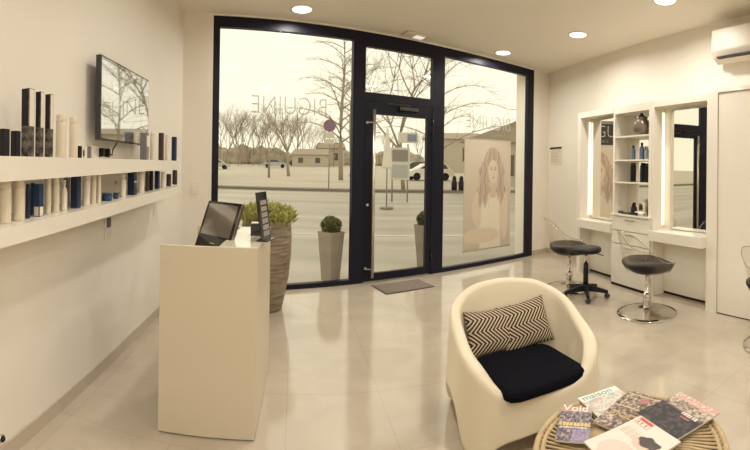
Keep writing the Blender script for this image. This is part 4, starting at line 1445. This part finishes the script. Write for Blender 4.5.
# ------------------------------------------------------------------ wicker table and magazines
TC = (0.945, 1.315)
TZ = 0.45
M_cane = mat('honey_rattan', (0.50, 0.37, 0.20), 0.5, noise=0.25, nscale=25)
t = thing('rattan_table', 'round honey-coloured rattan coffee table covered with magazines', 'table', (TC[0], TC[1], 0))
def torus(b, R, r, z, n=64, m=10):
    rings = [[((R + r * cos(2 * pi * k / m)) * cos(2 * pi * i / n), (R + r * cos(2 * pi * k / m)) * sin(2 * pi * i / n), z + r * sin(2 * pi * k / m)) for k in range(m)] for i in range(n + 1)]
    b.loft(rings, caps=False)
b = MB(); torus(b, 0.365, 0.013, TZ - 0.013); torus(b, 0.340, 0.010, TZ - 0.014); b.build('rim', M_cane, t)
b = MB()
for k in range(84):
    a = 2 * pi * k / 84
    a2 = a + 0.26
    b.tube([(0.355 * cos(a), 0.355 * sin(a), TZ - 0.012), (0.22 * cos((a + a2) / 2), 0.22 * sin((a + a2) / 2), TZ - 0.010), (0.10 * cos(a2), 0.10 * sin(a2), TZ - 0.010)], 0.0058, 6)
b.lathe([(0.11, TZ - 0.016), (0.11, TZ - 0.006), (0.01, TZ - 0.004)], 24)
b.build('woven_top', M_cane, t)
b = MB()
b.lathe([(0.335, TZ - 0.03), (0.335, TZ - 0.022)], 48)
b.build('under_board', mat('dark_wood_board', (0.06, 0.04, 0.025), 0.7), t)
b = MB()
for k in range(48):
    for sg in (1, -1):
        a = 2 * pi * k / 48
        pts = []
        for j in range(7):
            s = j / 6
            rr = 0.345 - 0.10 * sin(pi * s) 
            aa = a + sg * 0.35 * s
            pts.append((rr * cos(aa), rr * sin(aa), (TZ - 0.03) * (1 - s) + 0.012))
        b.tube(pts, 0.005, 5)
torus(b, 0.345, 0.012, 0.012)
torus(b, 0.25, 0.009, 0.22)
b.build('woven_base', M_cane, t)

def flat(px, py, z):
    return at(px, py, z)
def magazine(label, z, origin, ex, ey, w, h, cover, texts=(), pages=0.006, nx=60, ny=80):
    """origin = lower left corner seen along the reading direction, ex = heading of the text line"""
    ang = atan2(ex.y, ex.x)
    t = thing('magazine', label, 'magazine', (origin.x, origin.y, z), ang)
    MB().box(0, w, 0, h, 0, pages).build('pages', mat('magazine_pages', (0.62, 0.56, 0.47), 0.7), t)
    printed('cover', w, h, nx, ny, cover, t, Matrix.Translation((0, 0, pages + 0.0006)), M_print)
    for txt, x, y, size, m, sxy in texts:
        text_mesh('title' if size > 0.03 else 'headline', txt, size, m, t, Matrix.Translation((x, y, pages + 0.0012)), 0.0003, 0.0, 1.0, sxy)
    return t
def mottled(seed, pal, cells=7, cy=9):
    cells, cy = int(cells * 3.1), int(cy * 3.1)
    r = random.Random(seed)
    g = [[pal[r.randrange(len(pal))] for _ in range(cells + 2)] for _ in range(cy + 2)]
    def f(s, t):
        x, y = s * cells + 0.35 * sin(t * 19 + seed), t * cy + 0.35 * sin(s * 17 + seed * 2)
        x = max(0, min(cells, x)); y = max(0, min(cy, y))
        i, j = int(x), int(y)
        fx, fy = x - i, y - j
        fx, fy = min(1, max(0, (fx - 0.15) / 0.7)), min(1, max(0, (fy - 0.15) / 0.7))
        return mixc(mixc(g[j][i], g[j][i + 1], fx), mixc(g[j + 1][i], g[j + 1][i + 1], fx), fy)
    return f
T_teal = mat('teal_ink', (0.05, 0.27, 0.24), 0.5)
T_white = mat('white_ink', (0.80, 0.75, 0.66), 0.5)
T_yel = mat('yellow_ink', (0.62, 0.42, 0.08), 0.5)
T_red = mat('red_ink', (0.55, 0.07, 0.06), 0.5)
T_pink = mat('pink_red_ink', (0.66, 0.22, 0.19), 0.5)
T_gold = mat('ochre_ink', (0.50, 0.35, 0.10), 0.5)
ZT = TZ + 0.002
def heading(a, b_):
    return (b_ - a).normalized()
# each magazine is laid by where its corners lie on the table top
def lay(label, z, BL, BR, h, cover, texts, w=None):
    A, B = flat(*BL, z), flat(*BR, z)
    ex = heading(A, B)
    return magazine(label, z, A, ex, None, w or (B - A).length, h, cover, texts)

g1 = mottled(3, [(0.60, 0.50, 0.42), (0.50, 0.36, 0.30), (0.66, 0.58, 0.50), (0.30, 0.42, 0.38)])
A, B = flat(582.5, 404, ZT), flat(626, 388.5, ZT)
ex = heading(A, B); ey = Vector((-ex.y, ex.x, 0))
def cov_maison(s, t):
    return (0.70, 0.68, 0.60) if t > 0.84 else g1(s, t)
h_, w_ = 0.27, 0.21
org = A - ey * (h_ * 0.84)
magazine('magazine titled maison in teal letters, at the back of the table', ZT, org, ex, None, w_, h_, cov_maison, [('maison', 0.012, h_ * 0.865, 0.052, T_teal, (1.08, 1))])

g2 = mottled(8, [(0.05, 0.04, 0.07), (0.22, 0.17, 0.16), (0.14, 0.10, 0.12), (0.02, 0.02, 0.03), (0.40, 0.31, 0.25), (0.15, 0.12, 0.22)], 6, 8)
def cov_void(s, t):
    if t > 0.84: return mixc((0.50, 0.22, 0.18), (0.42, 0.30, 0.25), s)
    if 0.42 < t < 0.52 and 0.06 < s < 0.96 and (s * 9) % 1 > 0.22: return (0.62, 0.45, 0.12)
    if 0.35 < t < 0.39 and 0.06 < s < 0.9 and (s * 14) % 1 > 0.25: return (0.62, 0.56, 0.50)
    if t < 0.33 and s > 0.45: return mixc((0.28, 0.22, 0.38), g2(s, t), 0.35)
    return g2(s, t)
A, B = flat(561.5, 411, ZT + 0.0085), flat(591.5, 413, ZT + 0.0085)
ex = heading(A, B); ey = Vector((-ex.y, ex.x, 0))
w2, h2 = (B - A).length * 1.02, 0.235
org = A - ey * h2 * 0.88
magazine('magazine titled Void in white letters, leftmost on the table', ZT + 0.0085, org, ex, None, w2, h2, cov_void,
         [('Void', 0.006, h2 * 0.865, 0.062, T_white, (0.95, 1))])

g3 = mottled(15, [(0.12, 0.08, 0.055), (0.30, 0.24, 0.19), (0.50, 0.42, 0.34), (0.05, 0.03, 0.03), (0.25, 0.15, 0.08), (0.08, 0.055, 0.05)], 8, 10)
def cov_mode(s, t):
    for (a, b2, c, d) in ((0.10, 0.55, 0.90, 0.95),):
        if a < s < c and b2 < t < d and (s < a + 0.03 or s > c - 0.03 or t > d - 0.03 or t < b2 + 0.03):
            return (0.52, 0.42, 0.24)
    if ((s - 0.5) / 0.1) ** 2 + ((t - 0.82) / 0.07) ** 2 < 1:
        return (0.40, 0.14, 0.14)
    return g3(s, t)
A, B = flat(593, 423, ZT + 0.009), flat(632, 389, ZT + 0.009)
ey = heading(A, B); ex = Vector((ey.y, -ey.x, 0))
w3, h3 = 0.215, (B - A).length * 1.0
h3 = max(0.26, min(0.30, h3))
magazine('dark magazine with MODE in ochre letters, in the middle of the table', ZT + 0.009, A, ex, None, w3, h3, cov_mode,
         [('MODE', 0.018, h3 * 0.30, 0.052, T_gold, (1.0, 1))])

g4 = mottled(22, [(0.012, 0.01, 0.014), (0.03, 0.024, 0.026), (0.07, 0.05, 0.05), (0.01, 0.01, 0.014)], 6, 8)
g4b = mottled(23, [(0.42, 0.33, 0.26), (0.30, 0.22, 0.17), (0.12, 0.09, 0.08), (0.56, 0.46, 0.36)], 7, 9)
def cov_glam(s, t):
    if t > 0.86: return (0.55, 0.47, 0.40)
    if t > 0.66: return g4b(s, t)
    if 0.54 < t < 0.62 and 0.50 < s < 0.88 and (s * 16) % 1 > 0.3: return (0.66, 0.60, 0.54)
    if 0.47 < t < 0.51 and 0.55 < s < 0.8 and (s * 18) % 1 > 0.3: return (0.50, 0.16, 0.14)
    return mixc(g4b(s, t), g4(s, t), (0.66 - t) / 0.1)
A, B = flat(681, 393, ZT + 0.0165), flat(720, 414, ZT + 0.0165)
ex = heading(A, B); ey = Vector((-ex.y, ex.x, 0))
w4, h4 = max(0.2, (B - A).length), 0.265
org = A - ey * h4
magazine('dark magazine titled GLAMOUR in pink-red letters, rightmost on the table', ZT + 0.0165, org, ex, None, w4, h4, cov_glam,
         [('GLAMOUR', 0.006, h4 * 0.87, 0.05, T_pink, (w4 / 0.225 * 0.93, 1))])

def cov_white(s, t):
    c = (0.66, 0.59, 0.50)
    if 0.08 < s < 0.5 and 0.55 < t < 0.76 and (t * 26) % 1 > 0.55 and (s * 17) % 1 > 0.2: c = (0.50, 0.40, 0.33)
    d = ((s - 0.62) / 0.22) ** 2 + ((t - 0.60) / 0.13) ** 2
    if d < 1: c = (0.60, 0.44, 0.34)
    d = ((s - 0.70) / 0.22) ** 2 + ((t - 0.66) / 0.10) ** 2
    d = d + 0.35 * sin(s * 23) * sin(t * 31)
    if d < 1: c = (0.05, 0.035, 0.032)
    if abs(t - 0.52 - 0.12 * sin((s - 0.5) * 6)) < 0.025 and 0.72 < s < 0.95: c = (0.07, 0.05, 0.045)
    d = ((s - 0.5) / 0.35) ** 2 + ((t - 0.22) / 0.22) ** 2
    if d < 1: c = (0.58, 0.48, 0.40)
    return c
A, B = flat(641, 417, ZT + 0.0240), flat(682, 444, ZT + 0.0240)
ex = heading(A, B); ey = Vector((-ex.y, ex.x, 0))
w5, h5 = max(0.2, min(0.23, (B - A).length)), 0.285
org = A - ey * h5
t5 = magazine('white magazine with a red logo box and a dark-haired woman on its cover', ZT + 0.0240, org, ex, None, w5, h5, cov_white,
         [])
b = MB(); b.box(0.016, 0.086, h5 * 0.925, h5 * 0.975, 0.0066, 0.0072); b.box(0.012, 0.09, h5 * 0.83, h5 * 0.835, 0.0066, 0.0072); b.box(0.012, 0.09, h5 * 0.98, h5 * 0.985, 0.0066, 0.0072)
b.box(0.012, 0.0135, h5 * 0.83, h5 * 0.985, 0.0066, 0.0072); b.box(0.0885, 0.09, h5 * 0.83, h5 * 0.985, 0.0066, 0.0072)
for x in (0.022, 0.042, 0.066):
    b.box(x, x + 0.006, h5 * 0.85, h5 * 0.91, 0.0066, 0.0072)
b.build('logo_box', T_red, t5)

g6 = mottled(31, [(0.60, 0.48, 0.40), (0.55, 0.40, 0.34), (0.64, 0.55, 0.46), (0.50, 0.38, 0.34)], 5, 7)
A = flat(597, 424, ZT + 0.0014); ex = Vector((cos(radians(-62)), sin(radians(-62)), 0))
magazine('pale pink magazine lying partly under the white one', ZT + 0.0012, A - Vector((-ex.y, ex.x, 0)) * 0.0, ex, None, 0.21, 0.18, g6, [], pages=0.005)
